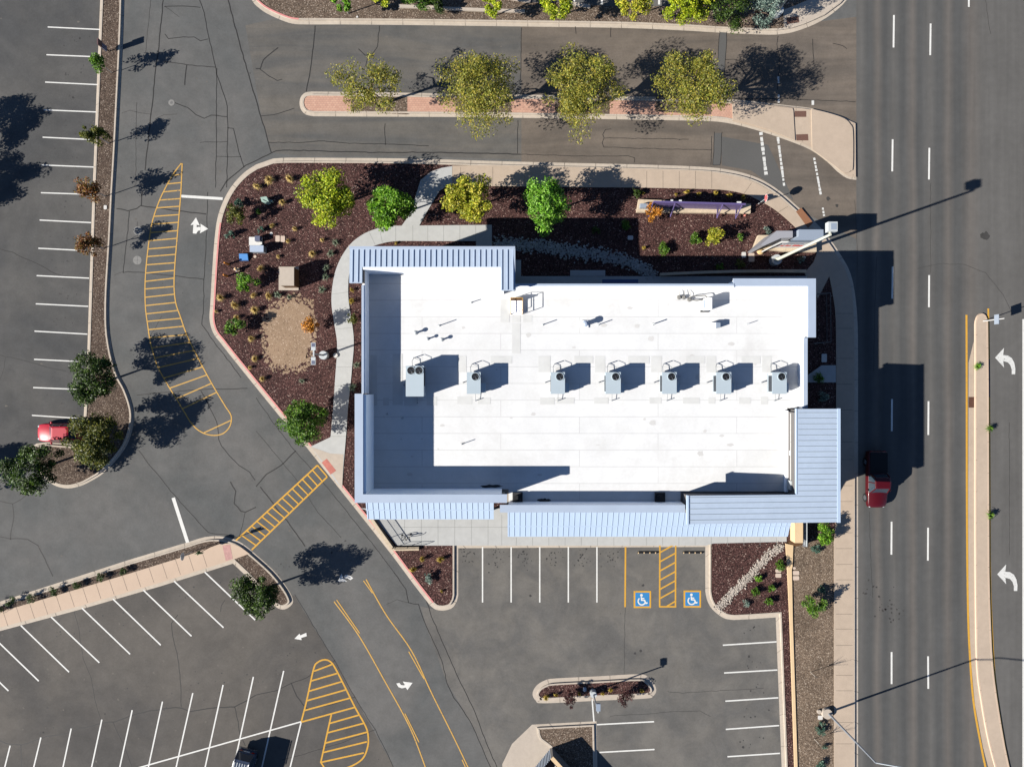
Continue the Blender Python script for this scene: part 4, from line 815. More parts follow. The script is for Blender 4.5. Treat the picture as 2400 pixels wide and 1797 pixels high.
for px, py, l in ((1591,697,'ringed pipe portal, westmost of the three near the north parapet'),(1602,697,'ringed pipe portal, middle one of the three'),(1615,702,'ringed pipe portal joined to the condenser pipes')):
    x, y = X(px,ZR), Y(py,ZR); mb = MB(); mb.cyl(x,y,ZR,ZR+.22,.2,.16,16); mb.cyl(x,y,ZR+.22,ZR+.3,.08,.08,8); mb.pipe([(x,y,ZR+.28),(x+.05,y+.5,ZR+.2),(x+.02,y+.9,ZR+.05)], .02); tag(mb.build('pipe_portal', 'iron_light'), l, 'pipe flashing', 'pipe portals near the north parapet')
t = T('roof_hatch', 'roof hatch with a yellow safety rail and open white lid', 'roof hatch', (X(1211,ZR),Y(719,ZR),ZR)); x, y = ORG[t.name][:2]
mb = MB(); mb.box(x-.5,x+.5,y-.62,y+.62,ZR,ZR+.3); mb.build('curb', 'parapet', t)
mb = MB(); 
for a in (-.52, .52):
    for b in (-.66, .66): mb.tube((x+a,y+b,ZR), (x+a,y+b,ZR+1.1), .03)
for z in (.6, 1.1):
    mb.pipe([(x+.52,y-.66,ZR+z),(x+.52,y+.66,ZR+z),(x-.52,y+.66,ZR+z),(x-.52,y-.66,ZR+z)], .028)
mb.build('safety_rail', 'safety_yellow', t); mb = MB(); mb.box(x-.5,x+.5,y+.5,y+.62,ZR+.3,ZR+.85); mb.build('lid', 'cab_brown', t)
for px, l in ((1213,'dark square exhaust fan in shadow by the south tower wall'),(1546,'dark square exhaust fan in shadow by the south parapet, with a hose')):
    t = T('exhaust_fan', l, 'exhaust fan', (X(px,ZR),Y(1164,ZR),ZR), 'kitchen exhaust fans'); x, y = ORG[t.name][:2]
    mb = MB(); mb.box(x-.45,x+.45,y-.42,y+.42,ZR,ZR+.22); mb.build('curb', 'stain', t); mb = MB(); mb.cyl(x-.1,y,ZR+.22,ZR+.55,.2,.24,14); mb.cyl(x+.12,y,ZR+.22,ZR+.5,.18,.2,14); mb.each('fan_housing', 'dark', t)
# ---------------------------------------------------------------- street furniture, signs
def tall_light(bx, by, label, grp):
    x, y = X(bx), Y(by); t = T('street_light', label, 'street light', (x, y, .12), grp)
    mb = MB(); mb.cyl(x, y, 0, .85, .5, .48, 28); mb.build('base', 'light_metal', t)
    mb = MB(); mb.cyl(x, y, .85, .92, .22, .22); mb.cyl(x, y, .92, 11.6, .15, .1, 16); mb.build('pole', 'pole_cream', t)
    mb = MB(); mb.box(x-.06, x+.06, y, y+.35, 11.45, 11.57); mb.build('arm', 'pole_cream', t)
    mb = MB(); mb.box(x-.22, x+.5, y+.22, y+.98, 11.2, 11.75); o = mb.build('lamp_head', 'light_metal', t); mb = MB(); mb.box(x-.02, x+.42, y+.36, y+.86, 11.75, 11.76); mb.build('top_panel', 'sign_steel', o)
tall_light(1813, 612, 'tall cream street light leaning over the monument sign and pavement', 'tall street lights along the street')
tall_light(1817, 34, 'tall street light in the dark shrubs at the north corner, head out of view', 'tall street lights along the street')
x, y = X(1938), Y(1667); t = T('mast_arm_light', 'slim grey street light with a long bent arm over the road', 'street light', (x, y, .12))
mb = MB(); mb.cyl(x-.15, y, 0, .5, .5, .47, 24); mb.cyl(x-.85,y+.1,0,.3,.2,.2,12); mb.build('base', 'concrete', t); mb = MB(); mb.cyl(x, y, .5, 8.8, .11, .07, 12); mb.build('pole', 'grey_metal', t)
mb = MB(); mb.pipe([(x,y,8.75),(x+1.6,y-.15,9.05),(x+5.9,y-.75,9.3)], .055, 8); mb.build('arm', 'light_metal', t); mb = MB(); mb.prism([(x+5.7,y-.95),(x+6.7,y-1.0),(x+6.9,y-.8),(x+6.7,y-.6),(x+5.7,y-.6)], 9.2, 9.38); mb.build('lamp_head', 'light_metal', t)
x, y = X(1389), Y(1619); t = T('lot_light', 'short grey parking lot light standing in the oval island', 'lamp post', (x, y, .12))
mb = MB(); mb.cyl(x, y, 0, .8, .32, .3, 20); mb.build('base', 'light_metal', t); mb = MB(); mb.cyl(x, y, .8, 4.1, .07, .06, 10); mb.build('pole', 'grey_metal', t)
mb = MB(); mb.box(x-.16, x+.2, y+.1, y+.75, 4.0, 4.2); mb.build('lamp_head', 'sign_steel', t); mb = MB(); mb.box(x-.05,x+.05,y-.1,y+.12,4.05,4.12); mb.build('bracket', 'light_metal', t)
x, y = X(762), Y(833); t = T('lot_light', 'twin-headed lamp post on a round white base beside the winding path', 'lamp post', (x, y, .12))
mb = MB(); mb.cyl(x, y, 0, .75, .42, .4, 24); mb.build('base', 'light_metal', t); mb = MB(); mb.cyl(x, y, .75, 3.75, .09, .08, 10); mb.build('pole', 'grey_metal', t)
mb = MB(); mb.box(x-.06,x+.06,y-.9,y+.9,3.7,3.8); mb.build('cross_arm', 'light_metal', t)
for s in (-1, 1): 
    mb = MB(); mb.box(x-.2,x+.2,y+s*.3,y+s*1.0,3.78,3.9); o = mb.build('lamp_head', 'light_metal', t); mb = MB(); mb.box(x-.15,x+.15,y+s*.62,y+s*.95,3.9,3.91); mb.build('lens', 'sign_slate', o)
x, y = X(788), Y(833); mb = MB(); mb.cyl(x,y,.12,.3,.25,.22,7); tag(mb.build('boulder', 'lid_white'), 'white stone between the twin lamp base and the winding path', 'boulder')
def glyphs(txt, size, loc, rot, par, m):
    c = bpy.data.curves.new('lettering', 'FONT'); c.body = txt; c.size = size; c.align_x = 'CENTER'; c.align_y = 'CENTER'; c.extrude = .003
    o = bpy.data.objects.new('lettering', c); COL.objects.link(o); dg = bpy.context.evaluated_depsgraph_get(); me = bpy.data.meshes.new_from_object(o.evaluated_get(dg)); bpy.data.objects.remove(o)
    me.materials.clear(); me.materials.append(MAT[m]); q = bpy.data.objects.new('lettering', me); COL.objects.link(q); q.parent = par; og = ORG[par.name]
    q.location = (loc[0]-og[0], loc[1]-og[1], loc[2]-og[2]); q.rotation_euler = rot; return q
def stop_sign(bx, by, label, zc=2.25, rr=.38):
    x, y = X(bx), Y(by); t = T('stop_sign', label, 'stop sign', (x, y, .1), 'stop signs')
    mb = MB(); mb.tube((x,y,0), (x,y,zc+rr), .03); mb.build('post', 'light_metal', t)
    oc = [(math.cos(R(22.5+45*i)), math.sin(R(22.5+45*i))) for i in range(8)]
    def oct_(r, xa, xb, m, name):
        mb = MB(); mb.add([(xa, y+r*a, zc+r*b) for a, b in oc]+[(xb, y+r*a, zc+r*b) for a, b in oc], [tuple(range(8)), tuple(range(15, 7, -1))]+[(i, (i+1)%8, 8+(i+1)%8, 8+i) for i in range(8)]); return mb.build(name, m, t)
    oct_(rr, x-.05, x-.035, 'sign_white', 'border'); o = oct_(rr*.92, x-.056, x-.051, 'sign_red', 'face')
    glyphs('STOP', rr*.72, (x-.062, y, zc), (R(90), 0, R(-90)), t, 'sign_white')
stop_sign(1776, 479, 'red octagonal stop sign at the pavement corner beside the purple sign')
stop_sign(453, 1291, 'stop sign at the end of the slanting walk, its octagon shadow on the kerb', 2.05, .38)
x, y = X(497), Y(1279); t = T('post_sign', 'small green sign on a thin post by the crosswalk end', 'sign', (x, y, .1))
mb = MB(); mb.tube((x,y,0), (x,y,3.0), .03); mb.build('post', 'dark', t); mb = MB(); mb.box(x-.32,x+.32,y-.04,y-.02,2.35,2.95); mb.box(x-.09,x-.07,y-.16,y+.16,2.3,2.9); mb.build('sign_plate', 'sign_green', t)
x, y = X(257.5), Y(122); t = T('pylon_sign', 'narrow two-panel brown and slate sign on a dark post in the gravel strip', 'sign', (x, y, .12))
mb = MB(); mb.tube((x,y,0), (x,y,.7), .05); mb.build('post', 'dark', t)
mb = MB(); mb.box(x-.05,x+.05,y-.22,y+.26,.55,1.28); mb.build('panel', 'sign_slate', t, 'lower slate panel'); mb = MB(); mb.box(x-.055,x+.055,y-.24,y+.34,1.32,1.95); mb.build('panel', 'sign_brown', t, 'upper brown panel')
x, y = X(2302), Y(753); t = T('median_sign', 'thin white post sign at the rounded tip of the street median', 'sign', (x, y, .15))
mb = MB(); mb.tube((x,y,.1), (x,y,2.9), .04); mb.build('post', 'sign_white', t); mb = MB(); mb.box(x-.06,x-.04,y-.45,y+.45,1.7,2.3); mb.box(x+.04,x+.06,y-.42,y+.2,1.75,2.25); mb.build('sign_plate', 'sign_steel', t)
# purple steel sign on a concrete plinth
t = T('purple_sign', 'long purple steel sign panel braced on a pale concrete plinth', 'sign', (X(1630), Y(485), .1))
ph = .5; mb = MB(); mb.prism([P(*q, ph)[:2] for q in ((1492,497),(1497,467),(1760,478),(1759,500),(1700,499))], .05, ph); mb.build('plinth', 'stone', t)
pa, pb = (X(1532,2.5), Y(472.5,2.5)), (X(1748,2.5), Y(478.5,2.5))
dx, dy = pb[0]-pa[0], pb[1]-pa[1]; 
def along(u, off=0): 
    l = math.hypot(dx, dy); return (pa[0]+dx*u-dy/l*off, pa[1]+dy*u+dx/l*off)
mb = MB(); mb.bar(pa, pb, .06, ph, 2.4); mb.bar(pa, pb, .16, 2.4, 2.5); mb.build('panel', 'sign_purple', t)
mb = MB()
for u in (.0, .24, .76, .97):
    a = along(u); b = along(u, -.85); mb.tube((*b, ph), (*a, 2.35), .05); mb.tube((*b, ph+.04), (*a, ph+.04), .04)
mb.each('brace', 'sign_purple', t, 2)
mb = MB()
for u, w in ((.2,.14),(.292,.16),(.93,.26)): a = along(u-w/12, .14); b = along(u+w/12, .14); mb.bar(a, b, .18, 1.3, 2.48)
mb.each('letter_block', 'sign_white', t)
mb = MB(); a = along(-.11, 0); b = along(-.005, 0); mb.bar(a, b, .4, ph, ph+.5); mb.build('end_block', 'sign_steel', t)
# monument sign
t = T('monument_sign', 'grey and white monument sign with red letters on a stone plinth', 'sign', (X(1840), Y(570), .1))
mb = MB(); mb.prism([P(*q, .6)[:2] for q in ((1764,587),(1778,551),(1802,551),(1913,556),(1914,590),(1842,589),(1788,583))], .05, .6); mb.build('plinth', 'stone', t)
mb = MB(); mb.prism([P(*q, 4.1)[:2] for q in ((1783,574),(1820,541),(1858,541),(1858,557),(1831,558),(1791,576))], .6, 4.1); mb.build('wing', 'sign_grey', t)
mb = MB(); mb.prism([P(*q, 4.3)[:2] for q in ((1872,538),(1930,538),(1930,563),(1856,563),(1872,554))], 3.2, 4.3); mb.prism([P(*q, 3.2)[:2] for q in ((1862,553),(1918,553),(1918,562),(1856,562))], .6, 3.2); mb.build('upper_block', 'sign_steel', t)
mb = MB(); mb.prism([P(*q, 3.0)[:2] for q in ((1858,541),(1873,541),(1873,556),(1858,556))], .6, 3.6); mb.build('infill', 'sign_dusk', t)
yb = Y(567, 3.0); mb = MB(); mb.prism([(X(1806,3.0),Y(578,3.0)),(X(1832,3.0),Y(565,3.0)),(X(1901,3.0),Y(565,3.0)),(X(1901,3.0),yb-.06),(X(1834,3.0),yb-.06),(X(1809,3.0),Y(579.5,3.0))], .62, 3.0); mb.build('sign_face', 'sign_white', t)
mb = MB(); random.seed(6); xx = X(1836,3.0)
while xx < X(1898,3.0):
    w = random.uniform(.05,.11); mb.box(xx, xx+w, yb-.085, yb-.055, 1.35, 1.45+random.choice((.34,.34,.5))); xx += w+random.choice((.08,.1,.1,.22))
mb.build('lettering', 'sign_red', t)
mb = MB(); xx = X(1842,3.0)
while xx < X(1890,3.0):
    w = random.uniform(.05,.1); mb.box(xx, xx+w, yb-.08, yb-.056, 2.35, 2.6); xx += w+random.choice((.06,.08))
mb.build('lettering', 'sign_slate', t)
mb = MB(); mb.ball((X(1780),Y(590),.25), .34, 7, .7); tag(mb.build('boulder', 'boulder'), 'tan boulder at the corner of the monument sign plinth', 'boulder')
mb = MB(); mb.ball((X(1744),Y(505),.2), .16, 6, .8); tag(mb.build('boulder', 'tactile_red'), 'small pinkish stone below the east end of the purple sign', 'boulder')
# utility boxes
x, y = X(628), Y(473); t = T('transformer', 'pale green pad transformer with louvres among the western grasses', 'transformer', (x, y, .12))
mb = MB(); mb.prism([(x-.42,y+.2),(x+.15,y+.28),(x+.38,y-.2),(x+.05,y-.32),(x-.3,y-.2)], .1, .85); mb.build('case', 'cab_green', t); mb = MB()
for k in range(3): mb.bar((x-.2+.15*k,y+.02-.08*k), (x-.02+.15*k,y-.13-.06*k), .05, .85, .86)
mb.build('louvre', 'dark', t); mb = MB(); mb.cyl(x+.5,y-.05,.1,.5,.09,.09,10); mb.build('valve', 'cab_green', t)
x, y = X(601), Y(566); t = T('pump_box', 'small dark box on a white concrete pad, north of the long grey cabinet', 'utility box', (x, y, .12))
mb = MB(); mb.box(x-.62,x+.62,y-.4,y+.38,.1,.24); mb.build('pad', 'paint_white', t); mb = MB(); mb.box(x+.12,x+.6,y-.1,y+.38,.24,.75); mb.build('box', 'sign_slate', t)
x, y = X(611), Y(588); t = T('utility_cabinet', 'long low blue-grey utility cabinet beside the white pad', 'utility cabinet', (x, y, .12))
mb = MB(); mb.box(x-.62,x+.62,y-.28,y+.28,.1,1.0); mb.build('case', 'grey_metal', t); mb = MB(); mb.box(x-.65,x+.65,y-.31,y+.31,1.0,1.05); mb.build('lid', 'cap', t)
x, y = X(574), Y(604); t = T('blue_cover', 'bright blue sloping utility cover west of the grey cabinet', 'utility cover', (x, y, .12))
mb = MB(); mb.prism([(x-.42,y-.3),(x+.42,y-.28),(x+.4,y+.3),(x-.4,y+.3)], .1, 0, top=lambda a, b: .35+.25*(b-y)); mb.build('cover', 'slab_blue', t); mb = MB(); mb.box(x-.44,x+.44,y-.36,y-.29,.1,.2); mb.build('rim', 'sign_dusk', t)
x, y = X(678), Y(654); t = T('equipment_cabinet', 'tall tan and brown equipment cabinet on a square concrete pad', 'utility cabinet', (x, y, .12))
mb = MB(); mb.box(x-.95,x+.95,y-1.1,y+1.15,.05,.2); mb.build('pad', 'concrete', t)
xa, xb, ya, yb2 = X(656,1.8), X(688.5,1.8), Y(669,1.8), Y(627,1.8); mb = MB(); mb.box(xa,xb,ya,yb2,.2,1.78); mb.build('case', 'cab_brown', t); mb = MB(); mb.box(xa-.03,xb+.03,ya-.03,yb2+.03,1.78,1.84); mb.build('top', 'concrete', t)
mb = MB(); mb.box(xb, xb+.015, ya+.1, (ya+yb2)/2-.02, .3, 1.7); mb.box(xb, xb+.015, (ya+yb2)/2+.02, yb2-.1, .3, 1.7); mb.each('door', 'cab_brown', t)
for px, py, l in ((537,620,'orange bollard near the blue cover'), (535,648,'orange bollard nearest the red kerb, south of the hydrant')):
    x, y = X(px), Y(py); mb = MB(); mb.cyl(x,y,.1,1.0,.09,.09,14); mb.ball((x,y,1.0), .1, 6); tag(mb.build('bollard', 'bollard'), l, 'bollard', 'orange bollards by the hydrant')
x, y = X(559), Y(633); t = T('fire_hydrant', 'cream fire hydrant between the two orange bollards', 'fire hydrant', (x, y, .12))
mb = MB(); mb.cyl(x,y,.1,.16,.2,.2,14); mb.cyl(x,y,.16,.65,.13,.13,14); mb.ball((x,y,.66), .16, 7, .9); mb.build('barrel', 'trim_tan', t); mb = MB(); mb.tube((x-.24,y,.5),(x+.24,y,.5),.07); mb.tube((x,y-.24,.45),(x,y,.45),.08); mb.each('outlet', 'lid_white', t); mb = MB(); mb.cyl(x,y,.8,.88,.05,.05,6); mb.build('cap_nut', 'bollard', t)
def lid(px, py, w, h, label, m='lid', rnd=False):
    x, y = X(px), Y(py); mb = MB()
    if rnd: mb.cyl(x, y, .1, .16, w, w, 18)
    else:
        b = .06; mb.prism([(x-w+b,y-h),(x+w-b,y-h),(x+w,y-h+b),(x+w,y+h-b),(x+w-b,y+h),(x-w+b,y+h),(x-w,y+h-b),(x-w,y-h+b)], .1, .165)
    tag(mb.build('valve_lid', m), label, 'valve lid', 'utility lids set in the planting beds')
for q in [(652,560,.21,.3,'left lid of the tan pair south of the big lime tree'),(664,561,.21,.3,'right lid of the tan pair south of the big lime tree'),(637,548,.14,.14,'round white valve lid north of the tan pair','lid_white',True),(599,602,.14,.14,'round valve lid beside the blue cover','lid',True),(1477,558,.26,.2,'white rectangular lid alone in the building shadow','lid_white'),(1742,598,.2,.27,'white lid beside the tan lid near the monument sign','lid_white'),(1760,604,.28,.42,'large tan lid by the monument sign, half in shadow'),(1884,604,.12,.12,'round white lid east of the tall light base','lid_white',True),(1823,1336,.27,.17,'upper peach lid of the pair by the tan wall in red mulch'),(1823,1347,.27,.2,'lower peach lid of the pair by the tan wall in red mulch'),(1860,1330,.14,.12,'smallest peach lid on the gravel side of the tan wall'),(1864,1341,.31,.2,'middle peach lid on the gravel side of the tan wall'),(1864,1353,.31,.2,'lower peach lid on the gravel side of the tan wall'),(249,487,.15,.2,'small white box lid in the gravel strip near the young orange tree','lid_white'),(1930,839,.25,.4,'grey lid in the shade by the east wall','lid_white'),(1921,1679,.22,.2,'pale lid beside the long-arm light base','lid_white'),(838,42,.1,.1,'white marker stone on the north gravel bed','lid_white',True),(1370,1613,.16,.2,'grey box lid next to the oval island light','sign_steel')]: lid(*q)
# tan stair wall, low wall, fences and rack
t = T('stair_wall', 'tan stucco wall and opening at the southeast corner of the walk', 'wall', (X(1870), Y(1255), 0))
mb = MB(); mb.box(X(1863,1.2), X(1882,1.2), Y(1272,1.2), Y(1215,1.2), 0, 1.2); mb.build('wall', 'trim_tan', t); mb = MB(); mb.prism(L([(1842,1269),(1862,1259),(1880,1272),(1862,1279)]), .0, .3); mb.build('opening', 'cab_brown', t)
t = T('stair_rail', 'white rail over dark slats beside the tan stair wall', 'railing', (X(1888), Y(1250), 0))
mb = MB()
for k in range(19): yy = Y(1226+3*k, .9); mb.box(X(1882.5,.9), X(1891,.9), yy-.03, yy+.03, .8, .9)
mb.build('slat', 'grey_metal', t); mb = MB(); mb.bar((X(1891.5,1), Y(1224,1)), (X(1891.5,1), Y(1281,1)), .05, .3, 1.0); mb.build('rail', 'light_metal', t)
mb = MB(); mb.sheet(L([(1884,1222),(1893,1222),(1893,1278),(1884,1278)]), .135); mb.build('pit', 'dark', t)
mb = MB(); mb.prism(L([(1839,1272),(1857,1276),(1855,1327),(1853.5,1332),(1856,1460),(1867,1797),(1873,2000),(1866,2000),(1860,1797),(1849,1460),(1843,1330)]), 0, .24); tag(mb.build('low_wall', 'trim_tan'), 'long low tan wall between the red mulch and the gravel verge', 'wall')
mb = MB(); p = L([(1545,645),(1580,643),(1650,640),(1720,638),(1800,637),(1884,637)])
for a, b in zip(p, p[1:]): mb.bar(a, b, .25, .1, .55)
tag(mb.build('retaining_wall', 'stone'), 'low stone retaining wall in the shade north of the building', 'wall')
t = T('railing', 'black handrail round the ramp below the southwest canopy', 'railing', (X(930), Y(1262), .16))
mb = MB(); q = [(*L([c])[0], 1.0) for c in ((872,1198),(900,1238),(929,1280),(985,1279))]
mb.pipe(q, .03); mb.pipe([(a, b, .62) for a, b, c in q], .02)
for c in ((885,1217),(914,1259),(929,1280),(957,1279.5),(985,1279)): a = L([c])[0]; mb.tube((*a, .1), (*a, 1.0), .025)
mb.build('handrail', 'dark', t); mb = MB()
for k in range(46): u = k/45; a = L([(872+57*u, 1198+82*u)])[0]; mb.tube((*a,.2),(*a,1.0),.009,n=4)
mb.build('baluster', 'dark', t)
mb = MB(); p = L([(864,1202),(891,1242),(921,1284),(983,1283)])
for a, b in zip(p, p[1:]): mb.bar(a, b, .32, .05, .4)
tag(mb.build('retaining_wall', 'stone'), 'narrow stone edging wall between red kerb and ramp railing', 'wall')
t = T('bike_rack', 'wavy black bike rack on the grey walk by the ramp', 'bike rack', (X(953), Y(1255), .16)); mb = MB(); pts = []
for k in range(41): u = k/40; pts.append((X(942)+u*.95, Y(1258)+.12*math.sin(u*19), .2+.8*abs(math.sin(u*math.pi*2.5))))
mb.pipe(pts, .03); mb.build('loop', 'dark', t)
mb = MB(); mb.cyl(X(943),Y(1253),.16,.2,.1,.1,8); mb.cyl(X(963),Y(1251),.16,.2,.1,.1,8); mb.each('foot_plate', 'dark', t)
t = T('east_fence', 'thin dark fence in the shade along the northeast wall', 'fence', (X(1930), Y(750), 0)); mb = MB(); q = [(*L([c])[0], 1.1) for c in ((1905,692),(1934,690),(1935,803),(1895,806))]
mb.pipe(q, .03); mb.pipe([(a,b,.3) for a,b,c in q], .02)
for a, b in zip(q, q[1:]):
    for k in range(9): mb.tube((a[0]+(b[0]-a[0])*k/8, a[1]+(b[1]-a[1])*k/8, .1), (a[0]+(b[0]-a[0])*k/8, a[1]+(b[1]-a[1])*k/8, 1.1), .012, n=4)
mb.build('railing', 'iron', t)
for px, l in ((1517,'dark wheel stop in the accessible bay west of the hatched aisle'), (1623,'dark wheel stop in the accessible bay east of the hatched aisle')):
    x, y = X(px), Y(1294); t = T('wheel_stop', l, 'wheel stop', (x, y, 0), 'wheel stops of the accessible bays'); mb = MB(); mb.prism([(x-.95,y-.07),(x+.95,y-.07),(x+.95,y+.07),(x-.95,y+.07)], 0, .13); mb.build('bar', 'rubber', t); mb = MB()
    for k in range(4): mb.box(x-.93+.55*k, x-.83+.55*k, y-.085, y+.05, .02, .136)
    mb.each('reflector', 'trim_tan', t)
# slatted enclosure at the bottom edge
t = T('trash_enclosure', 'tan walled enclosure with a blue-grey slatted gate at the bottom edge', 'enclosure', (X(1292), Y(1752), 0))
a, b, c = (X(1291),Y(1751)), (X(1232),Y(1822)), (X(1372),Y(1840))
def dirn(p, q): l = math.hypot(q[0]-p[0], q[1]-p[1]); return ((q[0]-p[0])/l, (q[1]-p[1])/l)
mb = MB(); mb.bar(a, c, .3, 0, 1.75); mb.build('wall', 'wall_grey', t); mb = MB(); mb.bar(a, c, .36, 1.75, 1.83); mb.build('coping', 'trim_tan', t)
d1 = dirn(a, b); mb = MB(); g = MB()
for k in range(15): s = .14+.21*k; p = (a[0]+d1[0]*s, a[1]+d1[1]*s); q = (p[0]+d1[0]*.11, p[1]+d1[1]*.11); g.bar(p, q, .05, .1, 1.7)
g.build('gate_slat', 'sign_steel', t); mb.bar((a[0]+d1[0]*.1,a[1]+d1[1]*.1), b, .03, .15, .2); mb.bar((a[0]+d1[0]*.1,a[1]+d1[1]*.1), b, .03, 1.5, 1.6); mb.bar((a[0]+d1[0]*.05+.06,a[1]+d1[1]*.05-.05), (b[0]+.06,b[1]-.05), .02, .1, 1.6); mb.build('gate_frame', 'unit_dark', t)
mb = MB(); mb.sheet([(a[0]+.2,a[1]-.6),(b[0]+.6,b[1]-.3),(b[0]+2.5,b[1]-3),(c[0]-.5,c[1]-.8)], .02); mb.build('floor', 'rust', t)
# ---------------------------------------------------------------- plants
def leaves(rng, pts, size, flat=.35, elong=1.7):
    """one rhombic leaf per point, random tilt -> verts, faces"""
    n = len(pts); d1 = rng.normal(size=(n, 3)); d1[:, 2] *= .6; d1 /= np.linalg.norm(d1, axis=1)[:, None]
    up = rng.normal(size=(n, 3))*.75+np.array([-.25, -.1, .8]); d2 = np.cross(up, d1); d2 /= (np.linalg.norm(d2, axis=1)[:, None]+1e-9)
    s = size*rng.uniform(.6, 1.25, size=(n, 1)); a = d1*s*elong*.5; b = d2*s*.5
    v = np.stack([pts-a, pts+b*.9, pts+a, pts-b*.9], axis=1).reshape(-1, 3)
    f = np.arange(4*n).reshape(-1, 4); return v, f
def np_mesh(name, v, f, m):
    me = bpy.data.meshes.new(name); me.vertices.add(len(v)); me.vertices.foreach_set('co', np.ascontiguousarray(v, dtype=np.float32).ravel())
    k = f.shape[1]; me.loops.add(f.size); me.loops.foreach_set('vertex_index', f.astype(np.int32).ravel())
    me.polygons.add(len(f)); me.polygons.foreach_set('loop_start', np.arange(0, f.size, k, dtype=np.int32)); me.polygons.foreach_set('loop_total', np.full(len(f), k, dtype=np.int32))
    me.update(calc_edges=True); me.validate(); me.materials.append(MAT[m]); return me
def crown_pts(rng, rx, ry, rz, ncl, nlf, cr_=.32, shell=.55, floor=-9):
    c = rng.normal(size=(ncl, 3)); c /= np.linalg.norm(c, axis=1)[:, None]
    c[:, 2] = np.where(c[:, 2] < -.5, -c[:, 2]*.6, c[:, 2])
    rad = rng.uniform(shell, 1.0, size=(ncl, 1))**.6*.86; c = c*rad
    ws = rng.uniform(.5, 1.35, size=ncl); k = rng.choice(ncl, size=nlf, p=ws/ws.sum())
    o = rng.normal(size=(nlf, 3)); o /= np.linalg.norm(o, axis=1)[:, None]; o *= (rng.uniform(0, 1, size=(nlf, 1))**.45)*cr_*ws[k][:, None]
    def lob(q):
        th = np.arctan2(q[:, 1], q[:, 0]); return (1+.11*np.sin(2*th+f1)+.11*np.sin(3*th+f2)+.12*np.sin(5*th+f3))[:, None]
    f1, f2, f3 = rng.uniform(0, 6.28, 3); p = c[k]*lob(c[k])+o; c = c*lob(c)
    return c*np.array([rx, ry, rz]), p*np.array([rx, ry, rz])
def tree(bx, by, zc, r, rz, key, nlf, lsz, label, group=None, ncl=26, name='tree', dx=0, dy=0, trunk=.11, shell=.45, crr=.34, bark='bark', ry=None, base=.12, limbs=9, cat='tree'):
    x, y = X(bx), Y(by); t = T(name, label, cat, (x, y, base), group)
    big = r > 1.0; lsz = lsz*((.62 if r > 2.9 else .7) if big else .8); nlf = int(nlf*((1.55 if r > 2.9 else 1.9) if big else 1.5)); ncl = int(ncl*(2.0 if r > 2.9 else 1.45 if big else 1)); crr = crr*((.8 if r > 2.9 else .82) if big else 1)
    rng = np.random.default_rng(int(bx*7+by*13)); cc, p = crown_pts(rng, r, ry or r, rz, ncl, nlf, crr, shell)
    cen = np.array([dx, dy, zc-base]); v, f = leaves(rng, p+cen, lsz)
    o = bpy.data.objects.new('crown', np_mesh('crown', v, f, key)); COL.objects.link(o); o.parent = t
    mb = MB(); og = np.array([x, y, base]); fork = cen*np.array([.55,.55,1])+np.array([0,0,-rz*.55]); fork[2] = max(.25, fork[2])
    mb.tube(og+np.array([0,0,-.1]), og+fork, trunk, trunk*.72)
    random.seed(int(bx)); idx = list(range(len(cc))); random.shuffle(idx)
    for i in idx[:limbs]:
        e = cc[i]+cen; m = fork+(e-fork)*.5+np.array([random.uniform(-.15,.15), random.uniform(-.15,.15), .12*r])
        mb.tube(og+fork, og+m, trunk*.5, trunk*.32, 6); mb.tube(og+m, og+e, trunk*.32, trunk*.1, 5)
    mb.build('trunk', bark, t); return t
MG = 'four large trees along the driveway median'
tree(884,250,4.6,3.2,2.3,'leaf_gold',3600,.17,'thin olive-gold tree at the brick west end of the driveway median',MG,24,shell=.3,crr=.3,trunk=.17,limbs=14)
tree(1130,258,4.7,3.9,2.6,'leaf_gold',8200,.17,'dense gold-green median tree, second from the west',MG,36,shell=.3,crr=.32,trunk=.2,limbs=16,ry=4.0,dy=-.2)
tree(1357,258,4.7,4.1,2.6,'leaf_gold',8200,.17,'gold-green median tree with a ragged south edge, third from the west',MG,36,shell=.3,crr=.32,trunk=.2,limbs=16,ry=3.8)
tree(1597,256,4.7,3.7,2.6,'leaf_gold',7200,.17,'gold-green median tree nearest the concrete nose',MG,32,shell=.3,crr=.32,trunk=.2,limbs=16,ry=3.4)
tree(788,484,3.4,2.75,2.1,'leaf_lime',4600,.19,'large lime-yellow tree in the northwest mulch bed',None,34,trunk=.12)
tree(928,507,3.3,2.15,1.9,'leaf_green',3400,.19,'green tree beside the fork of the winding path',None,26,trunk=.11)
tree(1107,488,3.3,2.25,1.9,'leaf_lemon',3400,.19,'yellow-green tree north of the straight grey path',None,24,trunk=.11,shell=.4)
tree(1275,503,3.4,2.35,2.0,'leaf_vivid',3800,.19,'vivid green tree at the edge of the building shadow',None,28,trunk=.11)
tree(732,983,2.4,2.15,1.9,'leaf_mid',4400,.17,'round dark green tree crowding the lower end of the winding path',None,36,shell=.6,trunk=.11)
tree(637,1372,3.2,2.05,1.75,'leaf_dark',4000,.17,'dark green tree on the gravel tip by the angled bays',None,32,shell=.6,trunk=.12)
WG = 'dark trees round the red car island'
tree(262,890,2.8,2.25,1.9,'leaf_dark',4200,.18,'dark green tree at the bend of the west gravel strip',WG,32,shell=.6,trunk=.12)
tree(266,1022,2.9,2.6,2.0,'leaf_olive',4600,.18,'olive tree overhanging the rear of the red parked car',WG,30,shell=.5,trunk=.13)
tree(128,1086,2.9,2.45,2.0,'leaf_dark',4200,.18,'dark green tree southwest of the red parked car',WG,32,shell=.5,trunk=.13)
tree(-112,330,3.0,2.3,2.0,'leaf_dark',3200,.2,'dark tree west of the bays whose shadow falls in at the upper left',None,28,shell=.6)
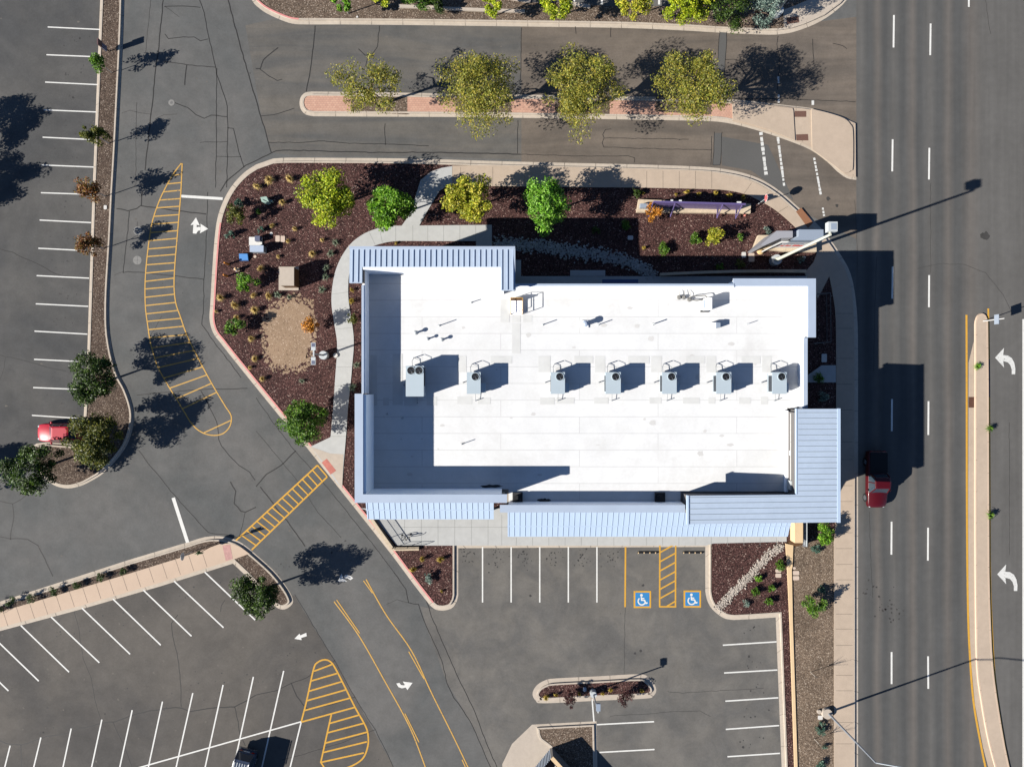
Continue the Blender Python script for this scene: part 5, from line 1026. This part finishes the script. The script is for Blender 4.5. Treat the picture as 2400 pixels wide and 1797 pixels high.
tree(-128,462,3.0,2.6,2.0,'leaf_dark',3200,.2,'dark tree west of the bays whose broad shadow falls level with the hatched tip',None,28,shell=.6)
tree(-128,1138,3.0,2.2,2.0,'leaf_dark',3000,.2,'dark tree at the west edge whose shadow falls beside the southwest island',None,28,shell=.6)
YG = 'young upright trees in the west gravel strip'
tree(264,172,2.2,.8,1.5,'leaf_mid',620,.17,'slim green young tree, nearest the two-panel sign',YG,16,trunk=.04,bark='bark_pale',shell=.2,crr=.4,limbs=5)
tree(257,337,2.3,1.05,1.6,'leaf_olive',950,.17,'olive young tree in the gravel strip, second from the top',YG,18,trunk=.05,bark='bark_pale',shell=.2,crr=.4,limbs=5)
tree(249,461,2.4,1.0,1.5,'leaf_rust',850,.17,'orange-brown young tree in the gravel strip beside the small white box lid',YG,18,trunk=.05,bark='bark_pale',shell=.2,crr=.4,limbs=5)
tree(244,583,2.4,1.05,1.6,'leaf_rust',950,.17,'reddest young tree in the gravel strip, southmost of the four',YG,18,trunk=.05,bark='bark_pale',shell=.2,crr=.4,limbs=5)
NG = 'trees along the north edge of the drive'
tree(817,34,2.4,1.15,1.3,'leaf_green',1500,.16,'small green tree at the west end of the north row',NG,16,trunk=.06,bark='bark_pale')
tree(905,22,2.4,1.0,1.2,'leaf_lime',900,.16,'small lime tree partly out of frame in the north row, over a dark shadow',NG,14,trunk=.06)
tree(1157,40,2.5,1.2,1.4,'leaf_lime',1500,.16,'lime tree beside the pale kerb corner in the north row',NG,16,trunk=.06,bark='bark_pale')
tree(1298,44,2.8,1.75,1.6,'leaf_lime',2400,.17,'lime tree just west of the shaded parking lines in the north row',NG,20,trunk=.08)
tree(1474,44,3.0,1.9,1.7,'leaf_lemon',2800,.17,'yellow-green tree between the shaded parking lines in the north row',NG,22,trunk=.08)
tree(1592,50,3.1,2.2,1.8,'leaf_lime',3600,.17,'largest lime tree of the north row, overhanging the kerb',NG,26,trunk=.1)
tree(1762,46,2.4,1.7,2.2,'leaf_spruce',2800,.12,'silvery blue spruce near the north corner walk',NG,26,name='spruce',shell=.5,trunk=.1)
tree(1682,44,3.0,2.3,2.6,'leaf_dark',3600,.14,'dark evergreen in deep shade between lime tree and blue spruce',NG,30,name='evergreen',shell=.5,trunk=.12)
tree(985,18,1.2,2.0,1.0,'leaf_mid',1900,.13,'broad dark green juniper on the north bed',None,18,name='juniper',ry=.8,cat='shrub',trunk=.05)
tree(1035,26,.9,.75,.8,'leaf_dark',900,.12,'rounded dark green shrub overlapping the low north kerb',None,12,name='shrub',cat='shrub',trunk=.04)
# small trees and shrubs: (x, y, zc, r, rz, material, leaves, size, label)
SH = [(566,514,1.3,1.05,1.0,'leaf_olive',700,.16,'small olive and orange tree near the red kerb','small_tree','small tree'),
(584,664,1.2,1.1,.9,'leaf_green',750,.16,'small bright green tree south of the hydrant','small_tree','small tree'),
(560,763,1.1,.95,.8,'leaf_mid',650,.16,'small green tree west of the sandy patch','small_tree','small tree'),
(738,764,1.3,.85,.9,'leaf_orange',520,.15,'small orange tree on the east edge of the sandy patch','small_tree','small tree'),
(1522,506,1.3,.8,.9,'leaf_orange',560,.15,'small orange tree in front of the purple sign','small_tree','small tree'),
(1664,563,1.3,.9,.9,'leaf_lemon',560,.15,'small sparse yellow tree near the monument sign','small_tree','small tree'),
(1915,1246,1.2,1.15,.9,'leaf_green',1100,.13,'bright green shrub tree between the grey roof corner and the pavement','small_tree','small tree'),
(1897,1411,1.3,1.15,1.0,'leaf_mid',1200,.13,'rounded green shrub tree casting its shadow on the street pavement','small_tree','small tree'),
(565,478,.45,.45,.4,'leaf_blue',420,.1,'blue-green juniper closest to the northwest kerb curve','juniper','shrub'),(547,553,.45,.45,.45,'leaf_blue',420,.1,'blue-green juniper beside the red kerb','juniper','shrub'),
(615,540,.4,.36,.4,'leaf_blue',340,.1,'blue-green juniper just north of the white concrete pad','juniper','shrub'),(607,496,.35,.3,.3,'leaf_mid',240,.09,'tiny green shrub south of the green transformer','shrub','shrub'),
(1551,586,.5,.6,.4,'leaf_mid',560,.11,'feathery green shrub at the shadow edge, west of the pair by the yellow tree','shrub','shrub'),(1624,560,.5,.62,.4,'leaf_mid',560,.11,'feathery green shrub just west of the yellow tree','shrub','shrub'),
(1728,558,.4,.4,.35,'leaf_mid',300,.1,'small green shrub in the yellow tree shadow','shrub','shrub'),(1796,542,.35,.42,.3,'leaf_spruce',300,.08,'grey sage by the wing of the monument sign','sage','shrub'),
(1876,610,.3,.4,.25,'leaf_spruce',220,.08,'grey sage at the shadow edge east of the tall light','sage','shrub'),
(1488,455,.45,.55,.4,'leaf_dark',420,.1,'dark shrub at the northwest corner of the purple sign plinth','shrub','shrub'),(1465,532,.4,.5,.35,'leaf_mid',380,.1,'green shrub in shade near the lone white lid','shrub','shrub'),
(1395,540,.4,.45,.3,'leaf_dark',300,.1,'dim shrub deep in the building shadow','shrub','shrub'),(1685,625,.35,.4,.3,'leaf_mid',280,.1,'shaded shrub above the retaining wall, western of two','shrub','shrub'),(1730,620,.4,.5,.35,'leaf_olive',320,.1,'shaded shrub above the retaining wall, eastern of two','shrub','shrub'),
(1822,1321,.5,.52,.45,'leaf_mid',480,.1,'green shrub above the peach lids in the southeast mulch','shrub','shrub'),(1775,1352,.4,.4,.35,'leaf_green',340,.1,'green shrub touching the east edge of the white rock run','shrub','shrub'),
(1766,1382,.4,.44,.35,'leaf_mid',360,.1,'green shrub south of the white rock run, west of its twin','shrub','shrub'),(1806,1375,.4,.44,.35,'leaf_mid',360,.1,'green shrub midway to the low tan wall in the southeast mulch','shrub','shrub'),
(1798,1405,.4,.4,.35,'leaf_mid',340,.1,'southmost green shrub in the southeast mulch','shrub','shrub'),(1748,1413,.3,.45,.25,'leaf_spruce',240,.08,'grey straggly sage at the south end of the southeast mulch','sage','shrub'),
(1908,1286,.35,.48,.3,'leaf_blue',380,.09,'blue-green juniper on the gravel verge below the railing','juniper','shrub'),(1921,1378,.35,.44,.3,'leaf_blue',360,.09,'blue-green juniper just north of the rounded shrub tree','juniper','shrub'),
(1921,1701,.4,.56,.35,'leaf_blue',460,.09,'blue-green juniper below the long-arm light base','juniper','shrub'),(1930,1746,.3,.26,.3,'leaf_blue',200,.08,'smallest juniper on the gravel verge','juniper','shrub'),(1917,1790,.4,.56,.35,'leaf_blue',460,.09,'blue-green juniper at the bottom edge of the gravel verge','juniper','shrub'),
(1003,1347,.4,.55,.4,'leaf_spruce',480,.09,'grey-green juniper in the red triangle bed','juniper','shrub'),(1334,1625,.9,.85,.7,'leaf_plum',620,.11,'plum-leaved shrub west of the oval island light','shrub','shrub'),(1459,1622,.9,.85,.7,'leaf_plum',620,.11,'plum-leaved shrub east of the oval island light','shrub','shrub'),
(829,748,.5,.6,.45,'leaf_olive',420,.1,'straggly olive shrub between path and west wall','shrub','shrub'),
(1915,885,.4,.6,.4,'leaf_mid',360,.1,'dim shrub in shade by the step at the east wall','shrub','shrub'),(1925,928,.4,.6,.4,'leaf_spruce',360,.1,'dim grey shrub in shade above the grey metal roof corner','sage','shrub')]
for a in SH: tree(*a[:8], a[8], None, 12 if a[6] > 300 else 8, name=a[9], cat=a[10], trunk=.03, shell=.25, crr=.42, limbs=6)
HG = 'clipped dark shrubs in the slanting gravel strip'
for px, py, r, l in ((6,1421,.7,'broad dark shrub at the left edge of the slanting gravel strip'),(33,1407,.5,'dark shrub touching the broad one at the strip start'),(82,1397,.46,'dark clipped shrub, third along the slanting strip'),(133,1382,.46,'dark clipped shrub, fourth along the slanting strip'),(188,1367,.46,'dark clipped shrub, fifth along the slanting strip'),(241,1352,.44,'dark clipped shrub, sixth along the slanting strip'),(297,1334,.38,'last and smallest dark shrub of the slanting strip')):
    tree(px, py, .45, r, .38, 'leaf_dark', 420, .08, l, HG, 12, name='shrub', cat='shrub', trunk=.03, shell=.4, crr=.42, limbs=4)
# grasses, yuccas, weeds: blades arching out of one point
def blades(seed, n, r, h, w, droop=.5):
    rng = np.random.default_rng(seed); vs = []; fs = []
    for i in range(n):
        a = rng.uniform(0, 6.283); rr = r*rng.uniform(.45, 1.1); hh = h*rng.uniform(.6, 1.1); c, s = math.cos(a), math.sin(a); px_, py_ = -s*w/2, c*w/2; b0 = rng.uniform(0, .12)*r
        k = len(vs); vs += [(c*b0-px_, s*b0-py_, 0), (c*b0+px_, s*b0+py_, 0), (c*rr*.5-px_*.8, s*rr*.5-py_*.8, hh), (c*rr*.5+px_*.8, s*rr*.5+py_*.8, hh), (c*rr, s*rr, hh*(1-droop))]
        fs += [(k, k+1, k+3, k+2), (k+2, k+3, k+4)]
    return vs, fs
PROTO = {}
def tuft(kind, px, py, sc, label, group, name='grass_clump', cat='ornamental grass'):
    pr = {'straw': (150,.55,.55,.03,'straw'), 'yellow': (90,.4,.5,.03,'straw_yellow'), 'yucca': (54,.55,.45,.06,'yucca'), 'weed': (90,.5,.3,.04,'leaf_green'), 'weed_small': (60,.42,.35,.045,'leaf_mid')}[kind]
    random.seed(int(px*3+py))
    if kind not in PROTO:
        v, f = blades(len(PROTO)+3, *pr[:4], droop=.15 if kind == 'yucca' else .5); me = bpy.data.meshes.new(name); me.from_pydata(v, [], f); me.update(); me.materials.append(MAT[pr[4]])
        o = bpy.data.objects.new(name, me); PROTO[kind] = o
    else: o = PROTO[kind].copy(); o.name = name
    COL.objects.link(o); o.location = (X(px), Y(py), .12); o.rotation_euler = (random.uniform(-.12,.12), random.uniform(-.12,.12), random.uniform(0, 6.28)); k = sc*random.uniform(.7, 1.05); o.scale = (k*random.uniform(.7,1.1), k*random.uniform(.8, 1.25), k)
    tag(o, label, cat, group)
GW = 'straw grass clumps in the western mulch bed'
for q in [(607,440,1.0,'straw grass clump nearest the northwest kerb curve'),(635,425,1.1,'straw grass clump, middle of the three at the northwest'),(683,421,1.1,'straw grass clump just west of the lime tree crown'),(665,477,.9,'orange-tinted grass clump east of the green transformer'),(640,530,.8,'shaded grass clump north of the tan lids'),(694,538,.9,'straw grass clump south of the lime tree'),(679,567,.95,'straw grass clump touching the tan lid pair'),(655,603,.7,'small straw clump south of the tan lids'),(735,597,.8,'sparse straw clump between the tan cabinet and yuccas'),(757,564,.6,'small brown clump above the yuccas'),(615,630,1.05,'straw clump on the hydrant side of the tan cabinet'),(598,694,.9,'straw clump below the bright green small tree'),(634,694,1.0,'pale straw clump beside the two dark yuccas'),(521,699,1.0,'straw clump nearest the red kerb bend'),(556,716,1.1,'straw clump second in from the red kerb bend'),(601,728,1.1,'straw clump at the northwest corner of the sandy patch'),(558,744,.8,'straw clump right above the small green tree'),(593,795,1.15,'large straw clump on the west edge of the sandy patch'),(600,840,1.0,'straw clump southwest of the sandy patch'),(589,862,.8,'straw clump by the diagonal red kerb'),(618,888,.75,'straw clump furthest down the diagonal red kerb'),(510,730,.5,'tiny straw clump beside the red kerb')]: tuft('straw', q[0], q[1], q[2], q[3], GW)
for q in [(827,680,.85,'yellow grass clump just below the awning corner'),(826,707,.9,'yellow grass clump second below the awning corner'),(930,571,.6,'small yellow clump between path and metal awning')]: tuft('yellow', q[0], q[1], q[2], q[3], 'yellow clumps along the west wall')
for q in [(1583,458,.7,'yellow clump at the shadow edge, westmost behind the purple sign'),(1608,453,.9,'yellow clump second behind the purple sign'),(1636,456,.7,'shaded clump behind the middle of the purple sign'),(1675,454,.8,'yellow clump third from the stop sign'),(1708,459,.95,'yellow clump second from the stop sign'),(1740,465,.9,'yellow clump nearest the stop sign'),(1506,455,.8,'yellow clump at the west end behind the purple sign')]: tuft('yellow', q[0], q[1], q[2], q[3], 'yellow grass clumps behind the purple sign')
tuft('yellow', 1508, 582, .8, 'lone yellow clump half in the building shadow', None)
for q in [(992,1307,1.1,'yellow clump near the walk in the red triangle bed'),(1033,1308,1.05,'yellow clump near the first parking bay in the red triangle bed'),(970,1331,.95,'yellow clump by the red kerb in the triangle bed'),(1036,1383,.6,'small yellow clump at the south tip of the triangle bed')]: tuft('yellow', q[0], q[1], q[2], q[3], 'yellow clumps in the red triangle bed')
for q in [(1279,1630,1.0,'yellow clump at the west tip of the oval island'),(1304,1624,1.0,'yellow clump second from the west in the oval island'),(1357,1622,.6,'dull clump beside the plum shrub in the oval island'),(1411,1621,.85,'yellow clump just east of the oval island light'),(1430,1613,.85,'yellow clump west of the eastern plum shrub'),(1503,1615,.85,'yellow clump at the east tip of the oval island')]: tuft('yellow', q[0], q[1], q[2], q[3], 'yellow clumps in the oval lamp island')
for q in [(788,570,1.0,'yucca nearest the path bend below the green tree'),(778,596,1.0,'yucca second from the path bend'),(766,629,1.1,'large yucca level with the awning corner'),(765,651,.9,'yucca leaning over the path edge'),(757,679,1.0,'yucca southmost of the path row'),(655,692,.9,'dark yucca beside the pale straw clump'),(681,697,1.0,'dark yucca south of the tan cabinet'),(838,855,1.1,'green yucca against the west wall'),(829,908,1.0,'yucca in tree shade against the west wall'),(710,893,.7,'dull yucca north of the round dark tree')]: tuft('yucca', q[0], q[1], q[2], q[3], 'yuccas along the winding path', 'yucca', 'yucca')
tuft('weed', 2287, 858, 1.2, 'large green weed on the street median kerb', 'weeds growing from the street median', 'weed', 'weed')
tuft('weed_small', 2314, 1003, 1.5, 'small weed on the median edge below the drain grate', 'weeds growing from the street median', 'weed', 'weed'); tuft('weed_small', 2314, 1204, 1.4, 'small weed southmost on the median edge', 'weeds growing from the street median', 'weed', 'weed')
# bare saplings with stakes on the verge
for bx, by, l in ((1898,1573,'bare white sapling on the gravel verge above the long-arm light'), (1907,1729,'bare staked sapling near the bottom of the gravel verge'), (1757,1394,'bare thin sapling in the southeast mulch bed')):
    x, y = X(bx), Y(by); t = T('sapling', l, 'sapling', (x, y, .12), 'bare saplings'); random.seed(int(by)); hgt = 2.4 if bx > 1800 else 1.6
    mb = MB(); mb.tube((x,y,0), (x+.05,y,hgt*.6), .03, .02, 6); mb.build('trunk', 'bark_pale' if bx > 1800 else 'bark', t); mb = MB()
    for k in range(12):
        z0 = hgt*random.uniform(.35,.6); a = random.uniform(0,6.28); e = (x+.05+math.cos(a)*.45, y+math.sin(a)*.45, z0+random.uniform(.4,.9)*hgt*.5); mb.tube((x+.05,y,z0), e, .012, .005, 4)
        mb.tube([(x+.05+e[0])/2, (y+e[1])/2, (z0+e[2])/2], (e[0]+random.uniform(-.2,.2), e[1]+random.uniform(-.2,.2), e[2]+.1), .007, .003, 4)
    mb.build('branches', 'bark', t)
# ---------------------------------------------------------------- vehicles
def vehicle(name, label, cx, cy, ang, Lg, hw, paint, kind, cat):
    t = T(name, label, cat, (cx, cy, .01)); t.rotation_euler = (0, 0, ang); ORG[t.name] = (0, 0, 0)
    k = {'sedan': 1.0, 'pickup': 1.2, 'suv': 1.22}[kind]; zl = .22*k
    st = {'sedan': [(0,.66,.50,.58),(.03,.84,.60,.68),(.09,.94,.70,.80),(.2,.99,.80,.90),(.31,1,.86,.97),(.5,1,.88,.98),(.75,1,.90,1.0),(.9,.98,.92,1.02),(.97,.92,.88,1.0),(1,.78,.8,.9)],
          'pickup': [(0,.74,.52,.66),(.03,.88,.66,.78),(.1,.97,.76,.88),(.27,1,.84,.95),(.4,1,.86,.94),(.62,1,.86,.92),(.8,1,.86,.92),(.97,.99,.86,.92),(1,.95,.84,.90)],
          'suv': [(0,.74,.55,.66),(.03,.88,.68,.78),(.1,.97,.78,.88),(.25,1,.86,.95),(.5,1,.88,.96),(.8,1,.88,.96),(.97,.98,.88,.96),(1,.94,.86,.92)]}[kind]
    sec = [(-.86,0,0),(-.97,.18,0),(-1,.55,0),(-.97,.95,0),(-.86,1,0),(-.45,1,.8),(0,1,1),(.45,1,.8),(.86,1,0),(.97,.95,0),(1,.55,0),(.97,.18,0),(.86,0,0)]
    vs = []; m = len(sec)
    for tt, w, zs, zt in st:
        for yy, f, c in sec: vs.append((Lg/2-tt*Lg, yy*w*hw, zl+(zs*k-zl)*f+(zt-zs)*k*c))
    fs = [(i*m+j, i*m+(j+1) % m, (i+1)*m+(j+1) % m, (i+1)*m+j) for i in range(len(st)-1) for j in range(m)]
    fs += [tuple(range(m-1, -1, -1)), tuple((len(st)-1)*m+j for j in range(m))]
    mb = MB(); mb.add(vs, fs); o = mb.build('body', paint, t, smooth=True); sd = o.modifiers.new('s', 'SUBSURF'); sd.levels = 2; sd.render_levels = 2
    cb = {'sedan': (.30,.93,.44,.80,1.44,.92,.70), 'pickup': (.27,.60,.37,.555,1.82,.95,.76), 'suv': (.25,.985,.36,.93,1.88,.95,.80)}[kind]
    xb0, xb1, xr0, xr1, zr, wb, wr = Lg/2-cb[0]*Lg, Lg/2-cb[1]*Lg, Lg/2-cb[2]*Lg, Lg/2-cb[3]*Lg, cb[4], cb[5]*hw, cb[6]*hw; zb = .86*k
    base = [(xb0,wb*.92),(xb0-.25,wb),(xb1+.2,wb),(xb1,wb*.9)]; rf = [(xr0,wr*.92),(xr0-.3,wr),(xr1+.2,wr),(xr1,wr*.92)]
    B = base+[(x, -y) for x, y in reversed(base)]; Rr = rf+[(x, -y) for x, y in reversed(rf)]; n = len(B)
    mb = MB(); mb.add([(x, y, zb) for x, y in B]+[(x, y, zr) for x, y in Rr], [tuple(range(n)), tuple(range(2*n-1, n-1, -1))]+[((i+1) % n, i, n+i, n+(i+1) % n) for i in range(n)]); mb.build('window', 'glass', t)
    mb = MB(); e = [(x+(.04 if x > (xr0+xr1)/2 else -.04), y*1.03) for x, y in Rr]; e2 = [(((x-(xr0+xr1)/2)*.8+(xr0+xr1)/2), y*.8) for x, y in e]
    mb.add([(x, y, zr-.03) for x, y in e]+[(x, y, zr+.02) for x, y in e]+[(x, y, zr+.07) for x, y in e2], [tuple(range(n)), tuple(range(3*n-1, 2*n-1, -1))]+[((i+1) % n+o_*n, i+o_*n, (o_+1)*n+i, (o_+1)*n+(i+1) % n) for o_ in (0, 1) for i in range(n)]); o = mb.build('roof_panel', paint, t, smooth=False)
    bv = o.modifiers.new('b', 'BEVEL'); bv.width = .02; bv.segments = 2
    mb = MB()
    for s in (1, -1):
        mb.tube((xb0+.02, s*wb*.9, zb), (xr0, s*wr*.9, zr), .045); mb.tube((xb1, s*wb*.88, zb), (xr1, s*wr*.9, zr), .06); xm = (xr0+xr1)/2; mb.tube((xm, s*wb*1.0, zb), (xm, s*wr*1.0, zr), .05)
    mb.each('pillar', paint, t)
    for fx in (.17, .8):
        for s in (1, -1):
            xx = Lg/2-fx*Lg; r = .33*k; w = MB(); w.tube((xx, s*(hw-.22), r), (xx, s*(hw-.01), r), r, r, 22); wo = w.build('wheel', 'rubber', t); q = MB(); q.tube((xx, s*(hw-.02), r), (xx, s*(hw+.005), r), r*.62, r*.6, 16); q.build('rim', 'chrome', wo)
    for s in (1, -1):
        q = MB(); q.ball((xb0-.25, s*(hw+.09), zb+.06), .11, 6, .7); q.build('mirror', paint, t)
        q = MB(); q.ball((Lg/2-.17, s*hw*.66, .56*k), .13, 6, .6); q.build('headlight', 'lens', t); q = MB(); q.box(-Lg/2-.01, -Lg/2+.1, s*hw*.62-.12, s*hw*.62+.12, .66*k, .82*k); q.build('tail_light', 'tail', t)
    if kind == 'pickup':
        q = MB(); q.box(-Lg/2+.12, Lg/2-.62*Lg, -hw*.84, hw*.84, .92*k, .955*k); q.build('bed_cover', 'rubber', t)
    if kind == 'suv':
        q = MB()
        for s in (1, -1): q.tube((xr0-.3, s*wr*.95, zr+.12), (xr1+.1, s*wr*.95, zr+.12), .035)
        for i in range(6): yy = -wr*.8+wr*1.6*i/5; q.box(xr1+.2, xr0-.3, yy-.03, yy+.03, zr+.08, zr+.1)
        q.build('roof_rack', 'light_metal', t); q = MB(); q.box(-Lg/2-.03, -Lg/2, -.26, .26, .72*k, .84*k); q.build('number_plate', 'lid_white', t)
        q = MB(); q.box(-Lg/2-.06, -Lg/2+.1, -hw*.9, hw*.9, .34*k, .52*k); q.build('bumper', 'chrome', t)
    return t
vehicle('parked_car', 'red car parked nose out beside the gravel island, its rear under a tree', -43.02, -4.67, math.pi, 4.35, .88, 'red_paint', 'sedan', 'car')
vehicle('pickup_truck', 'dark red pickup driving down the street, half in the building shadow', 34.65, -9.1, -math.pi/2, 5.4, .97, 'dark_red_paint', 'pickup', 'pickup truck')
a_ = math.atan2(-.97, -.24)
vehicle('parked_suv', 'dark blue SUV with a silver roof rack at the bottom edge', -25.1-.24*2.4, -34.85-.97*2.4, a_, 4.8, .95, 'blue_paint', 'suv', 'SUV')
